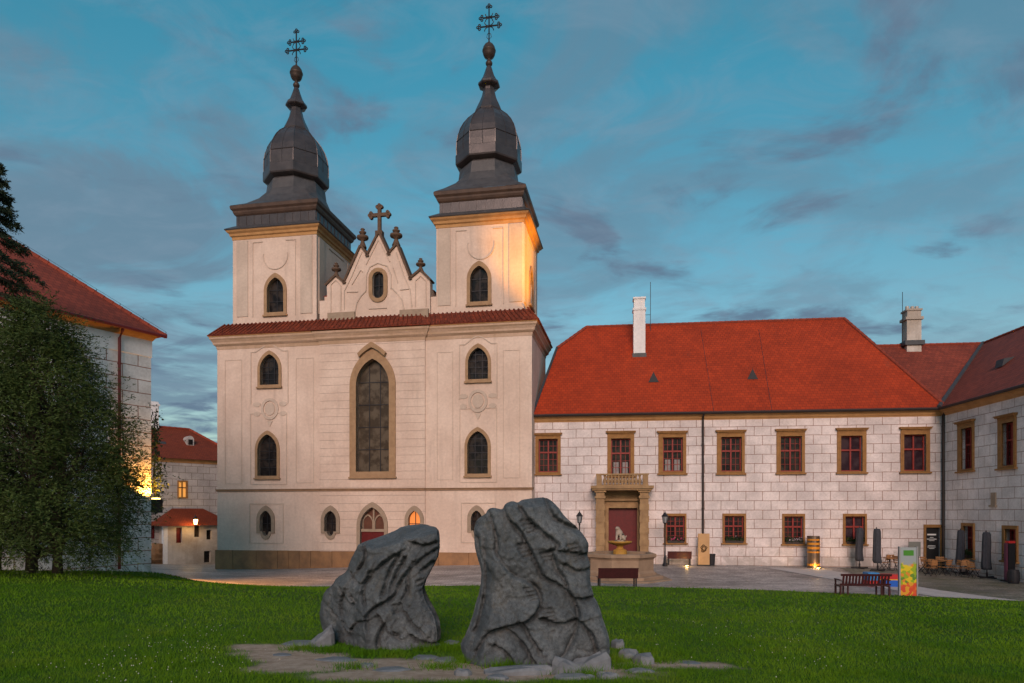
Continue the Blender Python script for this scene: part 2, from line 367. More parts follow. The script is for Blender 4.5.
def panel(mb, pl, outline, holes=(), depth=.25, w=0, side=0):
    """flat wall face with real openings; reveals run inwards by depth"""
    co = []; ed = []
    for lp in [outline, *holes]:
        k = len(co); n = len(lp); co += [Vector(p) for p in lp]; ed += [(k + i, k + (i + 1) % n) for i in range(n)]
    V, E, F, *_ = geometry.delaunay_2d_cdt(co, ed, [], 1, 1e-5)
    fs = []
    for f in F:
        a, b, c = (V[i] for i in f[:3]); mx, mz = (a.x + b.x + c.x) / 3, (a.y + b.y + c.y) / 3
        if any(inside(lp, np.array([mx]), np.array([mz]))[0] for lp in holes): continue
        cr = (b.x - a.x) * (c.y - a.y) - (b.y - a.y) * (c.x - a.x)
        fs.append(tuple(f) if cr > 0 else tuple(reversed(f)))
    mb.add([pl.P(v.x, v.y, w) for v in V], fs)
    for lp in holes:
        n = len(lp); mb.add([pl.P(p[0], p[1], w) for p in lp] + [pl.P(p[0], p[1], w - depth) for p in lp], [(i, i + n, (i + 1) % n + n, (i + 1) % n) for i in range(n)])
    if side:
        lp = outline; n = len(lp); mb.add([pl.P(p[0], p[1], w) for p in lp] + [pl.P(p[0], p[1], w - side) for p in lp], [(i, i + n, (i + 1) % n + n, (i + 1) % n) for i in range(n)])
    return mb
def ring(mb, pl, outer, inner, w0, w1):
    n = len(outer); vs = [pl.P(*p, w1) for p in outer] + [pl.P(*p, w1) for p in inner] + [pl.P(*p, w0) for p in outer] + [pl.P(*p, w0) for p in inner]; fs = []
    for i in range(n):
        j = (i + 1) % n; fs += [(i, j, n + j, n + i), (2 * n + i, 2 * n + j, j, i), (n + i, n + j, 3 * n + j, 3 * n + i)]
    mb.add(vs, fs); return mb
def slab(mb, pl, loop, w0, w1):
    n = len(loop); mb.add([pl.P(*p, w1) for p in loop] + [pl.P(*p, w0) for p in loop], [tuple(range(n)), tuple(reversed(range(n, 2 * n)))] + [(i + n, (i + 1) % n + n, (i + 1) % n, i) for i in range(n)]); return mb
def tiers(mb, pl, rect, prof, cap=True):
    """rect (u0,u1,w0,w1) swept through (offset, z) pairs"""
    u0, u1, w0, w1 = rect; vs = []
    for o, z in prof: vs += [pl.P(u0 - o, z, w1 + o), pl.P(u1 + o, z, w1 + o), pl.P(u1 + o, z, w0 - o), pl.P(u0 - o, z, w0 - o)]
    fs = [(4 * i + k, 4 * i + (k + 1) % 4, 4 * i + 4 + (k + 1) % 4, 4 * i + 4 + k) for i in range(len(prof) - 1) for k in range(4)]
    if cap: k = 4 * (len(prof) - 1); fs += [(0, 3, 2, 1), (k, k + 1, k + 2, k + 3)]
    mb.add(vs, fs); return mb
def gothic(u0, u1, z0, z1, rise=None, tongue=0, n=9):
    cx, a = (u0 + u1) / 2, (u1 - u0) / 2; rise = rise or a * 1.45; rise = max(rise, a * 1.02); zs = z1 - rise
    c = (rise * rise - a * a) / (2 * a); Rr = a + c; am = math.atan2(rise, c); pts = []
    if tongue:
        pts = [(u0, z0 + tongue)]
        pts += [(cx - a * .55 * math.cos(t), z0 + tongue - tongue * math.sin(t)) for t in np.linspace(0, math.pi, 9)] + [(u1, z0 + tongue)]
    else: pts = [(u0, z0), (u1, z0)]
    right = [(cx - c + Rr * math.cos(t), zs + Rr * math.sin(t)) for t in np.linspace(0, am, n)]
    pts += right + [(2 * cx - x, z) for x, z in reversed(right[:-1])]
    return [(float(x), float(z)) for x, z in pts]
def arch_top(u, u0, u1, z1, rise):
    cx, a = (u0 + u1) / 2, (u1 - u0) / 2; c = (rise * rise - a * a) / (2 * a); Rr = a + c; x = abs(u - cx); return z1 - rise + math.sqrt(max(Rr * Rr - (x + c) ** 2, 0))
def rectloop(u0, u1, z0, z1): return [(u0, z0), (u1, z0), (u1, z1), (u0, z1)]

# ------------------------------------------------------------------ terrain
CTRL = np.array([
 (1.3, 44, .0), (12, 42.5, 0), (25, 41, -.1), (25.3, 34, -.2), (18, 30, -.05), (6, 33, 0), (0, 36, -.02),
 (-20, 46.5, -.6), (-10, 44.7, -.3), (-17, 56, -.95), (-24, 58, -1.05), (-12, 40, -.3), (-16, 37, -.3), (-14.5, 33, -.05),
 (6, 30, 0), (0, 30, 0), (-11, 30, -.02), (-13, 29.2, .17), (-15.8, 30, .60), (-19, 25, 1.05),
 (18.4, 24.5, .02), (12.6, 25.5, .14), (20, 20, .15),
 (0, 10.5, .94), (-3.5, 12, .88), (0, 8, 1.08), (8, 10, .82), (0, 20, .50), (12, 17, .42), (-8, 15, .98), (-8, 9, 1.15), (-8, 22, .72), (15, 10, .55),
 (-14.5, 21, 1.36), (-11, 20, 1.12), (-20, 18, 1.5), (-14, 14, 1.25),
 (0, 3, 1.4), (0, 0, 1.6), (-10, 4, 1.45), (10, 4, 1.1), (0, -30, 1.8), (-40, 0, 1.6), (35, 0, .5), (40, 40, -.3), (-40, 40, .6), (0, 70, -.8), (-40, 75, -1.2), (40, 75, -.5)], float)
def _tps(d): return np.where(d > 1e-9, d * d * np.log(np.maximum(d, 1e-9)), 0)
_K = _tps(np.linalg.norm(CTRL[:, None, :2] - CTRL[None, :, :2], axis=2)) + np.eye(len(CTRL)) * 1.2
_A = np.zeros((len(CTRL) + 3,) * 2); _A[:len(CTRL), :len(CTRL)] = _K; _A[:len(CTRL), -3] = 1; _A[:len(CTRL), -2:] = CTRL[:, :2]; _A[-3:, :len(CTRL)] = _A[:len(CTRL), -3:].T
_S = np.linalg.solve(_A, np.concatenate([CTRL[:, 2], [0, 0, 0]]))
def H(x, y):
    x = np.asarray(x, float); y = np.asarray(y, float); sh = x.shape; q = np.stack([x.ravel(), y.ravel()], 1)
    d = np.linalg.norm(q[:, None] - CTRL[None, :, :2], axis=2); z = _tps(d) @ _S[:-3] + _S[-3] + q @ _S[-2:]
    rr = np.hypot(q[:, 0], q[:, 1] - 25); k = np.clip((rr - 45) / 30, 0, 1); k = k * k * (3 - 2 * k)
    return (np.clip(z, -2, 2.5) * (1 - k) - .8 * k).reshape(sh)
def h(x, y): return float(H(np.array([x]), np.array([y]))[0])

LAWN = [(34, 17), (26, 21.2), (18.4, 24.6), (12.6, 26.2), (8, 28.6), (4.6, 29.6), (0, 30.0), (-6, 30.2), (-11, 30.1), (-12.6, 29.5), (-13.6, 29.5), (-14.8, 30.2), (-15.7, 30.6), (-16.4, 29.6), (-20.5, 22.5), (-26, 13), (-34, -2), (-30, -22), (30, -22), (40, 0)]
def inside(poly, x, y):
    x = np.asarray(x); y = np.asarray(y); r = np.zeros(x.shape, bool); n = len(poly)
    for i in range(n):
        (x0, y0), (x1, y1) = poly[i], poly[(i + 1) % n]
        c = (y0 > y) != (y1 > y); r ^= c & (x < (x1 - x0) * (y - y0) / (y1 - y0 + 1e-12) + x0)
    return r
def pdist(poly, x, y, closed=True):
    best = np.full(np.shape(x), 1e9); n = len(poly)
    for i in range(n if closed else n - 1):
        a, b = np.array(poly[i], float), np.array(poly[(i + 1) % n], float); d = b - a
        t = np.clip(((x - a[0]) * d[0] + (y - a[1]) * d[1]) / (d @ d + 1e-12), 0, 1); best = np.minimum(best, np.hypot(x - a[0] - t * d[0], y - a[1] - t * d[1]))
    return best
def vnoise(x, y, s, seed=0):
    """smooth value noise"""
    g = np.random.default_rng(seed).random((64, 64)); x = np.asarray(x) / s; y = np.asarray(y) / s
    xi = np.floor(x).astype(int); yi = np.floor(y).astype(int); fx = x - xi; fy = y - yi; fx = fx * fx * (3 - 2 * fx); fy = fy * fy * (3 - 2 * fy)
    G = lambda a, b: g[a % 64, b % 64]
    return (G(xi, yi) * (1 - fx) + G(xi + 1, yi) * fx) * (1 - fy) + (G(xi, yi + 1) * (1 - fx) + G(xi + 1, yi + 1) * fx) * fy
def fbm(x, y, s, seed=0, o=4):
    return sum(vnoise(x, y, s / 2 ** k, seed + k) * .5 ** k for k in range(o)) / sum(.5 ** k for k in range(o))

xs = np.concatenate([[-900, -500, -250, -150, -100, -70], np.arange(-50, 50.1, .8), [70, 100, 150, 250, 500, 900]])
ys = np.concatenate([[-900, -500, -250, -150, -100, -60], np.arange(-40, 75.1, .8), [90, 120, 160, 250, 500, 1400]])
X, Y = np.meshgrid(xs, ys); Z = H(X, Y)
inl = inside(LAWN, X, Y) & (pdist(LAWN, X, Y) > 1.2); Z = np.where(inl, Z - .3, Z)
nx, ny = len(xs), len(ys); idx = np.arange(nx * ny).reshape(ny, nx)
F = np.stack([idx[:-1, :-1], idx[:-1, 1:], idx[1:, 1:], idx[1:, :-1]], -1).reshape(-1, 4)
court_m = mat_cobbles('courtyard cobbles', (.58, .51, .49), (.44, .39, .375), (.24, .21, .195), 6.5)
g = fast_mesh('courtyard', np.stack([X.ravel(), Y.ravel(), Z.ravel()], 1), F, court_m, smooth=True); g['kind'] = 'structure'

def sheet(name, poly, step, lift, m, fine=None, attr=None, skirt=0):
    P = []
    n = len(poly)
    for i in range(n):
        a, b = np.array(poly[i]), np.array(poly[(i + 1) % n]); k = max(1, int(np.linalg.norm(b - a) / step)); P += [tuple(a + (b - a) * j / k) for j in range(k)]
    nb = len(P); pp = np.array(poly)
    def grid(x0, x1, y0, y1, st):
        gx, gy = np.meshgrid(np.arange(x0, x1, st), np.arange(y0, y1, st)); return gx.ravel() + st * .2 * (rng.random(gx.size) - .5), gy.ravel() + st * .2 * (rng.random(gx.size) - .5)
    gx, gy = grid(pp[:, 0].min(), pp[:, 0].max(), pp[:, 1].min(), pp[:, 1].max(), step)
    if fine:
        x0, x1, y0, y1, st = fine; keep = ~((gx > x0) & (gx < x1) & (gy > y0) & (gy < y1)); fx, fy = grid(x0, x1, y0, y1, st); gx = np.concatenate([gx[keep], fx]); gy = np.concatenate([gy[keep], fy])
    ok = inside(poly, gx, gy) & (pdist(poly, gx, gy) > step * .35); gx, gy = gx[ok], gy[ok]
    pts = [Vector(p) for p in P] + [Vector((float(a), float(b))) for a, b in zip(gx, gy)]
    V, E, Fc, *_ = geometry.delaunay_2d_cdt(pts, [(i, (i + 1) % nb) for i in range(nb)], [], 1, 1e-5)
    vx = np.array([v.x for v in V]); vy = np.array([v.y for v in V]); vz = H(vx, vy) + lift
    fs = np.array([f if (V[f[1]].x - V[f[0]].x) * (V[f[2]].y - V[f[0]].y) - (V[f[1]].y - V[f[0]].y) * (V[f[2]].x - V[f[0]].x) > 0 else f[::-1] for f in Fc])
    co = np.stack([vx, vy, vz], 1)
    if skirt:
        b = np.array(P); k = len(co); co = np.concatenate([co, np.stack([b[:, 0], b[:, 1], H(b[:, 0], b[:, 1]) + lift + .001], 1), np.stack([b[:, 0], b[:, 1], H(b[:, 0], b[:, 1]) + lift - skirt], 1)])
        i = np.arange(nb); j = (i + 1) % nb; q = np.concatenate([np.stack([k + i, k + j, k + nb + j], 1), np.stack([k + i, k + nb + j, k + nb + i], 1)]); fs = np.concatenate([fs, q])
    o = fast_mesh(name, co, fs, m, smooth=True); o['kind'] = 'structure'
    if attr:
        for nm, fn in attr.items():
            a = o.data.attributes.new(nm, 'FLOAT', 'POINT'); a.data.foreach_set('value', fn(co[:, 0], co[:, 1]).astype(np.float32))
    return o
# bare earth round the two carved stones
def dirt(x, y):
    n = fbm(x, y, 1.1, 3) * 1.0 + fbm(x, y, .35, 9) * .35
    def blob(cx, cy, rx, ry): return 1 - np.hypot((x - cx) / rx, (y - cy) / ry)
    b = np.maximum.reduce([blob(-3.45, 10.8, .95, .75), blob(-2.4, 10.0, 2.0, .75), blob(-.3, 9.6, 1.7, .6), blob(2.5, 10.4, 1.1, .6), blob(-1.5, 9.3, 1.5, .5), blob(-4.3, 11.7, .7, .5), blob(.5, 10.0, 2.4, .8) * .8])
    return np.clip((b + (n - .68) * 1.3) * 4.0, 0, 1)
lm, t, b, c = new('lawn turf', .9, .2); p = c.outputs['Object']
at = t.nodes.new('ShaderNodeAttribute'); at.attribute_name = 'dirt'
gcol = node_mix(t, remap(t, noise(t, p, .22, 8, .7), .36, .64), (.044, .115, .004), (.078, .165, .006)); gcol = node_mix(t, remap(t, noise(t, p, 14, 6, .75), .3, .7, .0, .55), gcol, (.012, .035, .006))
dcol = node_mix(t, remap(t, noise(t, p, 5, 7, .7), .3, .7), (.33, .235, .17), (.50, .385, .30))
t.links.new(node_mix(t, at.outputs['Fac'], gcol, dcol), b.inputs['Base Color']); t.links.new(bumpn(t, noise(t, p, 26, 6, .75), .8, .04), b.inputs['Normal'])
sheet('lawn', LAWN, .9, .07, lm, fine=(-7, 7, 7.2, 14, .13), attr={'dirt': dirt}, skirt=.35)
moss_c = mat_cobbles('mossy cobbles', (.33, .295, .255), (.24, .22, .185), (.10, .10, .06), 6.5, (.055, .07, .022))
pave_m = mat('pale paving', (.52, .47, .46), .8, (.42, .38, .37), 1.8, bump=.3, bscale=8)
sheet('mossy_paving', [(19.6, 40.9), (25.6, 40.6), (25.2, 33.4), (24.2, 22.5), (18.9, 24.9), (18.2, 29), (18.2, 36)], .7, .016, moss_c)
sheet('pale_path', [(15.0, 40.6), (18.2, 39.6), (18.2, 36), (18.2, 29), (18.9, 25.2), (16.2, 26.2), (16.0, 30), (15.6, 36)], .7, .020, pave_m)

# ------------------------------------------------------------------ church
CHR = Plane((-20.14, 46.68), (1.25, 42.82)); CW = CHR.L
church = thing('church', 'cream church front with two dark domed towers and a stepped gable', 'church', CHR.P(CW / 2, -.3))
BASE = -1.2
EAVE, WTOP, STOP = 15.22, 14.62, 16.15
ub, uc = CHR.at(320.6, 420)[0], CHR.at(425.5, 420)[0]
DEEP = 6.6
def win_gothic(px, py, kind='sand', mull=(2, 3), grow=.18, bay=0, tongue=0, pane=None, depth=.3, frac=.62, sill=True, pl=CHR, name='window', riseo=1.45, cx=None):
    """px (x0,x1) py (top,bottom) of the stone frame as seen"""
    if px is None: u0, u1, z0, z1 = cx
    else: u0, u1, z0, z1 = pl.rect(px[0], py[0], px[1], py[1], bay)
    fw = grow; a = (u1 - u0) / 2; rise = a * riseo
    outer = gothic(u0, u1, z0, z1, rise, tongue); ir = (a - fw) * (riseo + .02)
    inner = gothic(u0 + fw, u1 - fw, z0 + (fw if tongue else fw * .8), z1 - fw * 1.45, ir, tongue * .7)
    return dict(outer=outer, inner=inner, u0=u0 + fw, u1=u1 - fw, z0=z0 + fw * .8, z1=z1 - fw * 1.45, rise=ir, mull=mull, bay=bay, pane=pane or glass_m, depth=depth, m={'sand': gothic_m, 'grey': greystone}[kind], sill=sill, tongue=tongue, pl=pl, o=(u0, u1, z0, z1), name=name)
def put_window(wd, parent, m_bar=None):
    pl, bay, d = wd['pl'], wd['bay'], wd['depth']
    f = ring(MB(), pl, wd['outer'], wd['inner'], bay - .02, bay + .09)
    k = len(f.v); mid = [((a[0] * .45 + b_[0] * .55), (a[1] * .45 + b_[1] * .55)) for a, b_ in zip(wd['outer'], wd['inner'])]
    ring(f, pl, mid, wd['inner'], bay - d + .05, bay + .055)
    fr = f.build(wd['name'], wd['m'], parent)
    gl = MB(); n = len(wd['inner']); gl.add([pl.P(*p, bay - d + .03) for p in wd['inner']], [tuple(range(n))]); gl.build('pane', wd['pane'], fr)
    nv, nh = wd['mull']; mb = MB(); u0, u1, z0, z1 = wd['u0'], wd['u1'], wd['z0'], wd['z1']
    for i in range(1, nv + 1):
        u = u0 + (u1 - u0) * i / (nv + 1); pbox(mb, pl, u - .022, u + .022, z0, arch_top(u, u0, u1, z1, wd['rise']) - .01, bay - d + .03, bay - d + .08)
    for i in range(1, nh + 1):
        z = z0 + (z1 - z0) * i / (nh + 1)
        half = (u1 - u0) / 2
        lo, hi = u0, u1
        if z > z1 - wd['rise']:
            for q in np.linspace(u0, (u0 + u1) / 2, 60):
                if arch_top(q, u0, u1, z1, wd['rise']) >= z: lo, hi = q, u0 + u1 - q; break
        pbox(mb, pl, lo, hi, z - .02, z + .02, bay - d + .033, bay - d + .077)
    if mb.v: mb.build('glazing_bar', m_bar or iron_m, fr)
    if wd['sill'] and not wd['tongue']:
        u0, u1, z0, z1 = wd['o']; pbox(MB(), pl, u0 - .06, u1 + .06, z0 - .1, z0 + .01, bay - .02, bay + .17).build('sill', wd['m'], fr)
    return fr
CB = .12
W_left = [win_gothic((258, 281.6), (350.5, 387), mull=(2, 4)), win_gothic((255.5, 279.8), (430.5, 478), mull=(1, 4)), win_gothic((257, 275), (505.5, 539.5), 'grey', mull=(1, 1), grow=.24, tongue=.42)]
W_right = [win_gothic((465.5, 491), (343.5, 381.5), mull=(2, 4)), win_gothic((464.8, 490.8), (427, 476), mull=(2, 5)), win_gothic((467.5, 486), (505, 539), 'grey', mull=(1, 1), grow=.24, tongue=.42)]
big = win_gothic((350, 395.8), (349, 477), mull=(2, 4), bay=CB, pane=leaded_m, grow=.44, depth=.45, riseo=1.5, name='great_window', sill=True)
door = win_gothic((357, 388), (502, 566), 'grey', mull=(0, 0), bay=CB, grow=.24, depth=.35, sill=False, name='church_door', riseo=1.45, pane=mat('brown door wood', (.13, .05, .03), .6, (.09, .035, .022), 4))
W_mid = [big, win_gothic((321.3, 340), (505.5, 539.5), 'grey', mull=(1, 1), bay=CB, grow=.24, tongue=.42), door, win_gothic((405, 424), (505.5, 539.5), 'grey', mull=(1, 1), bay=CB, grow=.24, tongue=.42, pane=lit_m)]
wall = MB()
panel(wall, CHR, rectloop(0, ub, BASE, WTOP), [x['inner'] for x in W_left], .32)
panel(wall, CHR, rectloop(uc, CW, BASE, WTOP), [x['inner'] for x in W_right], .32)
for (u0, u1, w0, w1) in (((0, CW, -DEEP, 0)),):
    a = [CHR.P(u0, BASE, 0), CHR.P(u0, BASE, w0), CHR.P(u1, BASE, w0), CHR.P(u1, BASE, 0)]; bb = [(p[0], p[1], WTOP) for p in a]
    wall.add(a + bb, [(1, 0, 4, 5), (2, 1, 5, 6), (3, 2, 6, 7)])
wall.build('wall', church_w, church)
wm = MB(); panel(wm, CHR, rectloop(ub, uc, BASE, WTOP), [x['inner'] for x in W_mid], .47, w=CB, side=.3); wm.build('banded_wall', church_b, church)
for wd in W_left + W_right + W_mid:
    fr = put_window(wd, church)
    if wd is door:
        u0, u1, z0, z1 = wd['u0'], wd['u1'], wd['z0'], wd['z1']; zt = CHR.at(372, 530, CB)[1]
        dm = pbox(MB(), CHR, u0, u1, z0, zt - .12, CB - .34, CB - .2); pbox(dm, CHR, (u0 + u1) / 2 - .03, (u0 + u1) / 2 + .03, z0, zt - .12, CB - .2, CB - .18); dm.build('door_leaf', door_m, fr)
        tr = pbox(MB(), CHR, u0, u1, zt - .12, zt + .06, CB - .34, CB - .12)
        cxm = (u0 + u1) / 2
        for uu in (cxm,): pbox(tr, CHR, uu - .05, uu + .05, zt, arch_top(uu, u0, u1, z1, wd['rise']), CB - .32, CB - .2)
        for s in (-1, 1):
            lp = gothic(cxm + (-(u1 - u0) / 2 + .06 if s < 0 else .05), cxm + (-.05 if s < 0 else (u1 - u0) / 2 - .06), zt + .02, z1 - .45, None)
            lp2 = [(q[0] * .86 + (lp[0][0] + lp[1][0]) / 2 * .14, q[1] * .9 + .1 * zt) for q in lp]; ring(tr, CHR, lp, lp2, CB - .33, CB - .22)
        tr.build('transom', greystone, fr)
    if wd is big:
        # stone hood over the point of the great window
        u0, u1, z0, z1 = wd['o']; cxm = (u0 + u1) / 2; a_ = (u1 - u0) / 2
        top = [(cxm + s * a_ * q, arch_top(cxm + a_ * q, u0, u1, z1, a_ * 1.5) + .08) for s, q in ((-1, .55), (-1, .4), (-1, .25), (-1, .1), (1, 0), (1, .1), (1, .25), (1, .4), (1, .55))]
        lo = [(u, z - .02) for u, z in top]; hi = [(cxm + (u - cxm) * 1.12, z + .34 - .25 * abs(u - cxm) / a_) for u, z in top]
        slab(MB(), CHR, lo + hi[::-1], CB, CB + .28).build('hood', gothic_m, fr)
# plinth, belt, cornice, skirt of tiles
pz = [CHR.at(x, y)[1] for x, y in ((218, 551), (530, 552))]; PZ = sum(pz) / 2
pms = {}
ku = 0.0
while ku < CW - .01:
    k2 = min(ku + random.uniform(.7, 2.3), CW)
    if CW - k2 < .5: k2 = CW
    for cut_ in (ub, uc):
        if ku < cut_ - .01 < k2: k2 = cut_
    du0, du1 = door['o'][0], door['o'][1]
    a_, b_ = ku, k2
    for s0, s1 in (((a_, min(b_, du0))), ((max(a_, du1), b_))):
        if s1 - s0 > .05: pbox(pms.setdefault(((s0 + s1) / 2 > ub) + ((s0 + s1) / 2 > (du0 + du1) / 2) + ((s0 + s1) / 2 > uc), MB()), CHR, s0 + .012, s1 - .012, BASE, PZ + random.uniform(-.01, .01), -.1, .20 if ub < (s0 + s1) / 2 < uc else .10)
    ku = k2
pbox(pms[3], CHR, CW - .05, CW + .1, BASE, PZ, -DEEP, .098); pbox(pms[0], CHR, -.1, .05, BASE, PZ, -DEEP, .098)
for pm in pms.values(): pm.build('plinth', plinth_m, church)
bz = CHR.at(270, 490.5)[1]
for (a_, b_, o_) in ((0, ub, 0), (ub, uc, CB), (uc, CW, 0)):
    q = pbox(MB(), CHR, a_ - (.06 if a_ == 0 else 0), b_ + (.06 if b_ == CW else 0), bz - .06, bz + .06, -.3, o_ + .07); pbox(q, CHR, a_ - (.1 if a_ == 0 else 0), b_ + (.1 if b_ == CW else 0), bz + .06, bz + .10, -.3, o_ + .11); q.build('belt_course', belt_m, church)
cm = MB(); prof = [(.02, WTOP - .25), (.06, WTOP - .05), (.12, WTOP), (.2, WTOP + .08), (.22, WTOP + .2), (.30, WTOP + .34), (.37, WTOP + .42), (.38, EAVE - .06)]
tiers(cm, CHR, (0, CW, -DEEP, 0), prof); cm.build('cornice', cornice_l, church)
tiers(MB(), CHR, (ub, uc, -1, CB), [(o_, z + .004) for o_, z in prof]).build('cornice', cornice_l, church)
tiers(MB(), CHR, (0, CW, -DEEP, 0), [(.36, EAVE - .06), (.42, EAVE - .05), (.42, EAVE)]).build('eave_board', cornice_m, church)
sk = MB(); tiers(sk, CHR, (0, CW, -DEEP, 0), [(.46, EAVE), (.48, EAVE + .05), (-.34, STOP)], cap=True); sk.build('skirt_roof', skirt_m, church)
tiers(MB(), CHR, (ub, uc, -1, CB), [(.46, EAVE + .004), (.48, EAVE + .054), (-.34, STOP + .004)]).build('skirt_roof', skirt_m, church)
# rolls of the skirt tiles
rl = MB(); u = .1
while u < CW - .05:
    o_ = CB if ub < u < uc else 0
    us = (u - CW / 2) / (CW / 2); tube(rl, [CHR.P(u + us * .42, EAVE + .08, .46 + o_), CHR.P(u - us * .3, STOP + .02, -.30 + o_)], .06, 5); u += .3
for k in range(18): tube(rl, [CHR.P(CW + .46, EAVE + .08, .25 - k * .36), CHR.P(CW - .30, STOP + .02, -.1 - k * .36)], .06, 5)
rl.build('roll_tiles', skirt_m, church)

TTOP = 21.95
def tower(ucen, TW, TTOP, dz):
    w1 = -.35; w0 = w1 - TW; u0, u1 = ucen - TW / 2, ucen + TW / 2
    tw = MB(); hole = []
    px = (264.4, 286.9, 273.0, 315.0) if ucen < CW / 2 else (467, 491.5, 261, 304.5)
    wd = win_gothic((px[0], px[1]), (px[2], px[3]), mull=(1, 2), bay=w1, grow=.22)
    panel(tw, CHR, rectloop(u0, u1, STOP - .6, TTOP), [wd['inner']], .32, w=w1)
    for a_, b_ in (((u0, w0), (u0, w1)), ((u1, w0), (u0, w0))):
        tw.add([CHR.P(a_[0], STOP - .6, a_[1]), CHR.P(b_[0], STOP - .6, b_[1]), CHR.P(b_[0], TTOP, b_[1]), CHR.P(a_[0], TTOP, a_[1])], [(0, 1, 2, 3)])
    p0 = CHR.P(u1, 0, w1); p1 = CHR.P(u1, 0, w0); SP = Plane(p0[:2], p1[:2])
    sw = win_gothic(None, None, mull=(1, 2), pl=SP, cx=(TW / 2 - .85, TW / 2 + .85, 17.1, 19.9), grow=.22)
    panel(tw, SP, rectloop(0, TW, STOP - .6, TTOP), [sw['inner']], .32)
    T = tw.build('tower', church_w, church)
    put_window(wd, church, None); put_window(sw, church, None)
    # shallow panel relief and round clock field
    rf = MB(); zc = TTOP - 1.55; cc = ucen + .1
    for du in (-2.35, 2.35): pbox(MB(), CHR, ucen + du - .42, ucen + du + .42, STOP + .5, TTOP - .35, w1, w1 + .05).build('pilaster', relief_m, T)
    rr = MB()
    def line(a_, b_, c_, d_): pbox(rr, CHR, a_, b_, c_, d_, w1, w1 + .045)
    L_, R_ = ucen - 1.55, ucen + 1.55
    line(L_ - .04, L_, STOP + .4, TTOP - .5); line(R_, R_ + .04, STOP + .4, TTOP - .5); line(L_, L_ + .7, TTOP - .56, TTOP - .5); line(R_ - .7, R_, TTOP - .56, TTOP - .5)
    th = np.linspace(math.pi * .93, math.pi * 2.07, 26)
    for a_, b_ in zip(th[:-1], th[1:]):
        q = [(cc + r_ * math.cos(x), zc + r_ * math.sin(x)) for r_, x in ((.92, a_), (.86, a_), (.86, b_), (.92, b_))]; slab(rr, CHR, q[::-1] if False else [q[0], q[3], q[2], q[1]], w1, w1 + .05)
    rr.build('panel_moulding', relief_m, T)
    sr = MB()
    for du in (-2.35, 2.35): pbox(MB(), SP, TW / 2 + du - .42, TW / 2 + du + .42, STOP + .5, TTOP - .35, 0, .05).build('pilaster', relief_m, T)
    pbox(sr, SP, TW / 2 - 1.2, TW / 2 + 1.2, TTOP - .56, TTOP - .5, 0, .045)
    sr.build('panel_moulding', relief_m, T)
    rect = (u0, u1, w0, w1)
    tiers(MB(), CHR, rect, [(.03, TTOP - .28), (.05, TTOP - .1), (.14, TTOP - .04), (.18, TTOP + .1), (.3, TTOP + .2), (.36, TTOP + .3)]).build('cornice', cornice_m, T)
    tiers(MB(), CHR, rect, [(.38, TTOP + .3), (.42, TTOP + .36), (.36, TTOP + .42), (-.12, TTOP + .75)]).build('slate_skirt', slate_m, T)
    at_ = tiers(MB(), CHR, rect, [(-.16, TTOP + .6), (-.16, TTOP + 1.42)]); 
    for k in range(10): pbox(at_, CHR, u0 + .3 + k * .57, u0 + .36 + k * .57, TTOP + .62, TTOP + 1.4, w1 - .16, w1 - .12)
    for k in range(10): pbox(at_, SP, .3 + k * .57, .36 + k * .57, TTOP + .62, TTOP + 1.4, -.16, -.12)
    at_.build('attic', copper_m, T)
    tiers(MB(), CHR, rect, [(-.14, TTOP + 1.42), (-.06, TTOP + 1.5), (0, TTOP + 1.62), (.02, TTOP + 1.72), (.13, TTOP + 1.84), (.16, TTOP + 2.0), (.12, TTOP + 2.08)]).build('attic_cornice', copper_b, T)
    # roof: square skirt turning into an octagonal onion
    c = CHR.P(ucen, 0, (w0 + w1) / 2); cx, cy = c[0], c[1]; ang = CHR.ang
    hb = TW / 2 + .13
    vs = []; Z0 = TTOP + 2.08
    prof = [(1.0, hb, Z0), (.82, 2.62, Z0 + .42), (.45, 2.25, Z0 + 1.0), (.12, 2.02, Z0 + 1.6), (0, 1.93, 26.08 + dz)]
    for sq, r_, z in prof:
        for k in range(16):
            a_ = math.pi / 16 * 2 * k + math.pi / 8
            # octagon point and square point at the same bearing
            def ngon(n, ap, th): 
                s_ = 2 * math.pi / n; x = (th + s_ / 2) % s_ - s_ / 2; return ap / math.cos(x)
            rho = ngon(8, r_ * .96, a_ ) * (1 - sq) + ngon(4, r_, a_) * sq
            vs.append((cx + rho * math.cos(a_ + ang), cy + rho * math.sin(a_ + ang), z))
    fs = [(i * 16 + k, i * 16 + (k + 1) % 16, (i + 1) * 16 + (k + 1) % 16, (i + 1) * 16 + k) for i in range(len(prof) - 1) for k in range(16)]
    MB().add(vs, fs).build('flared_roof', slate_m, T)
    dprof = [(1.86, 26.1), (1.9, 26.2), (2.26, 26.36), (2.3, 26.45), (2.3, 27.04), (2.22, 27.1), (2.24, 27.5), (2.22, 27.95), (2.13, 28.45), (1.97, 28.9), (1.74, 29.32), (1.42, 29.72), (1.1, 30.0), (.95, 30.14), (.97, 30.2), (.94, 30.3), (.8, 30.62), (.64, 30.95), (.5, 31.3), (.41, 31.7), (.4, 31.88), (.7, 32.0), (.76, 32.06), (.74, 32.2), (.58, 32.36), (.42, 32.65), (.3, 32.98), (.2, 33.3), (.15, 33.42)]; dprof = [(r_, z + dz) for r_, z in dprof]
    D = lathe(MB(), (cx, cy), dprof, 8, ang + math.pi / 8).build('onion_dome', copper_m, church)
    seam = MB()
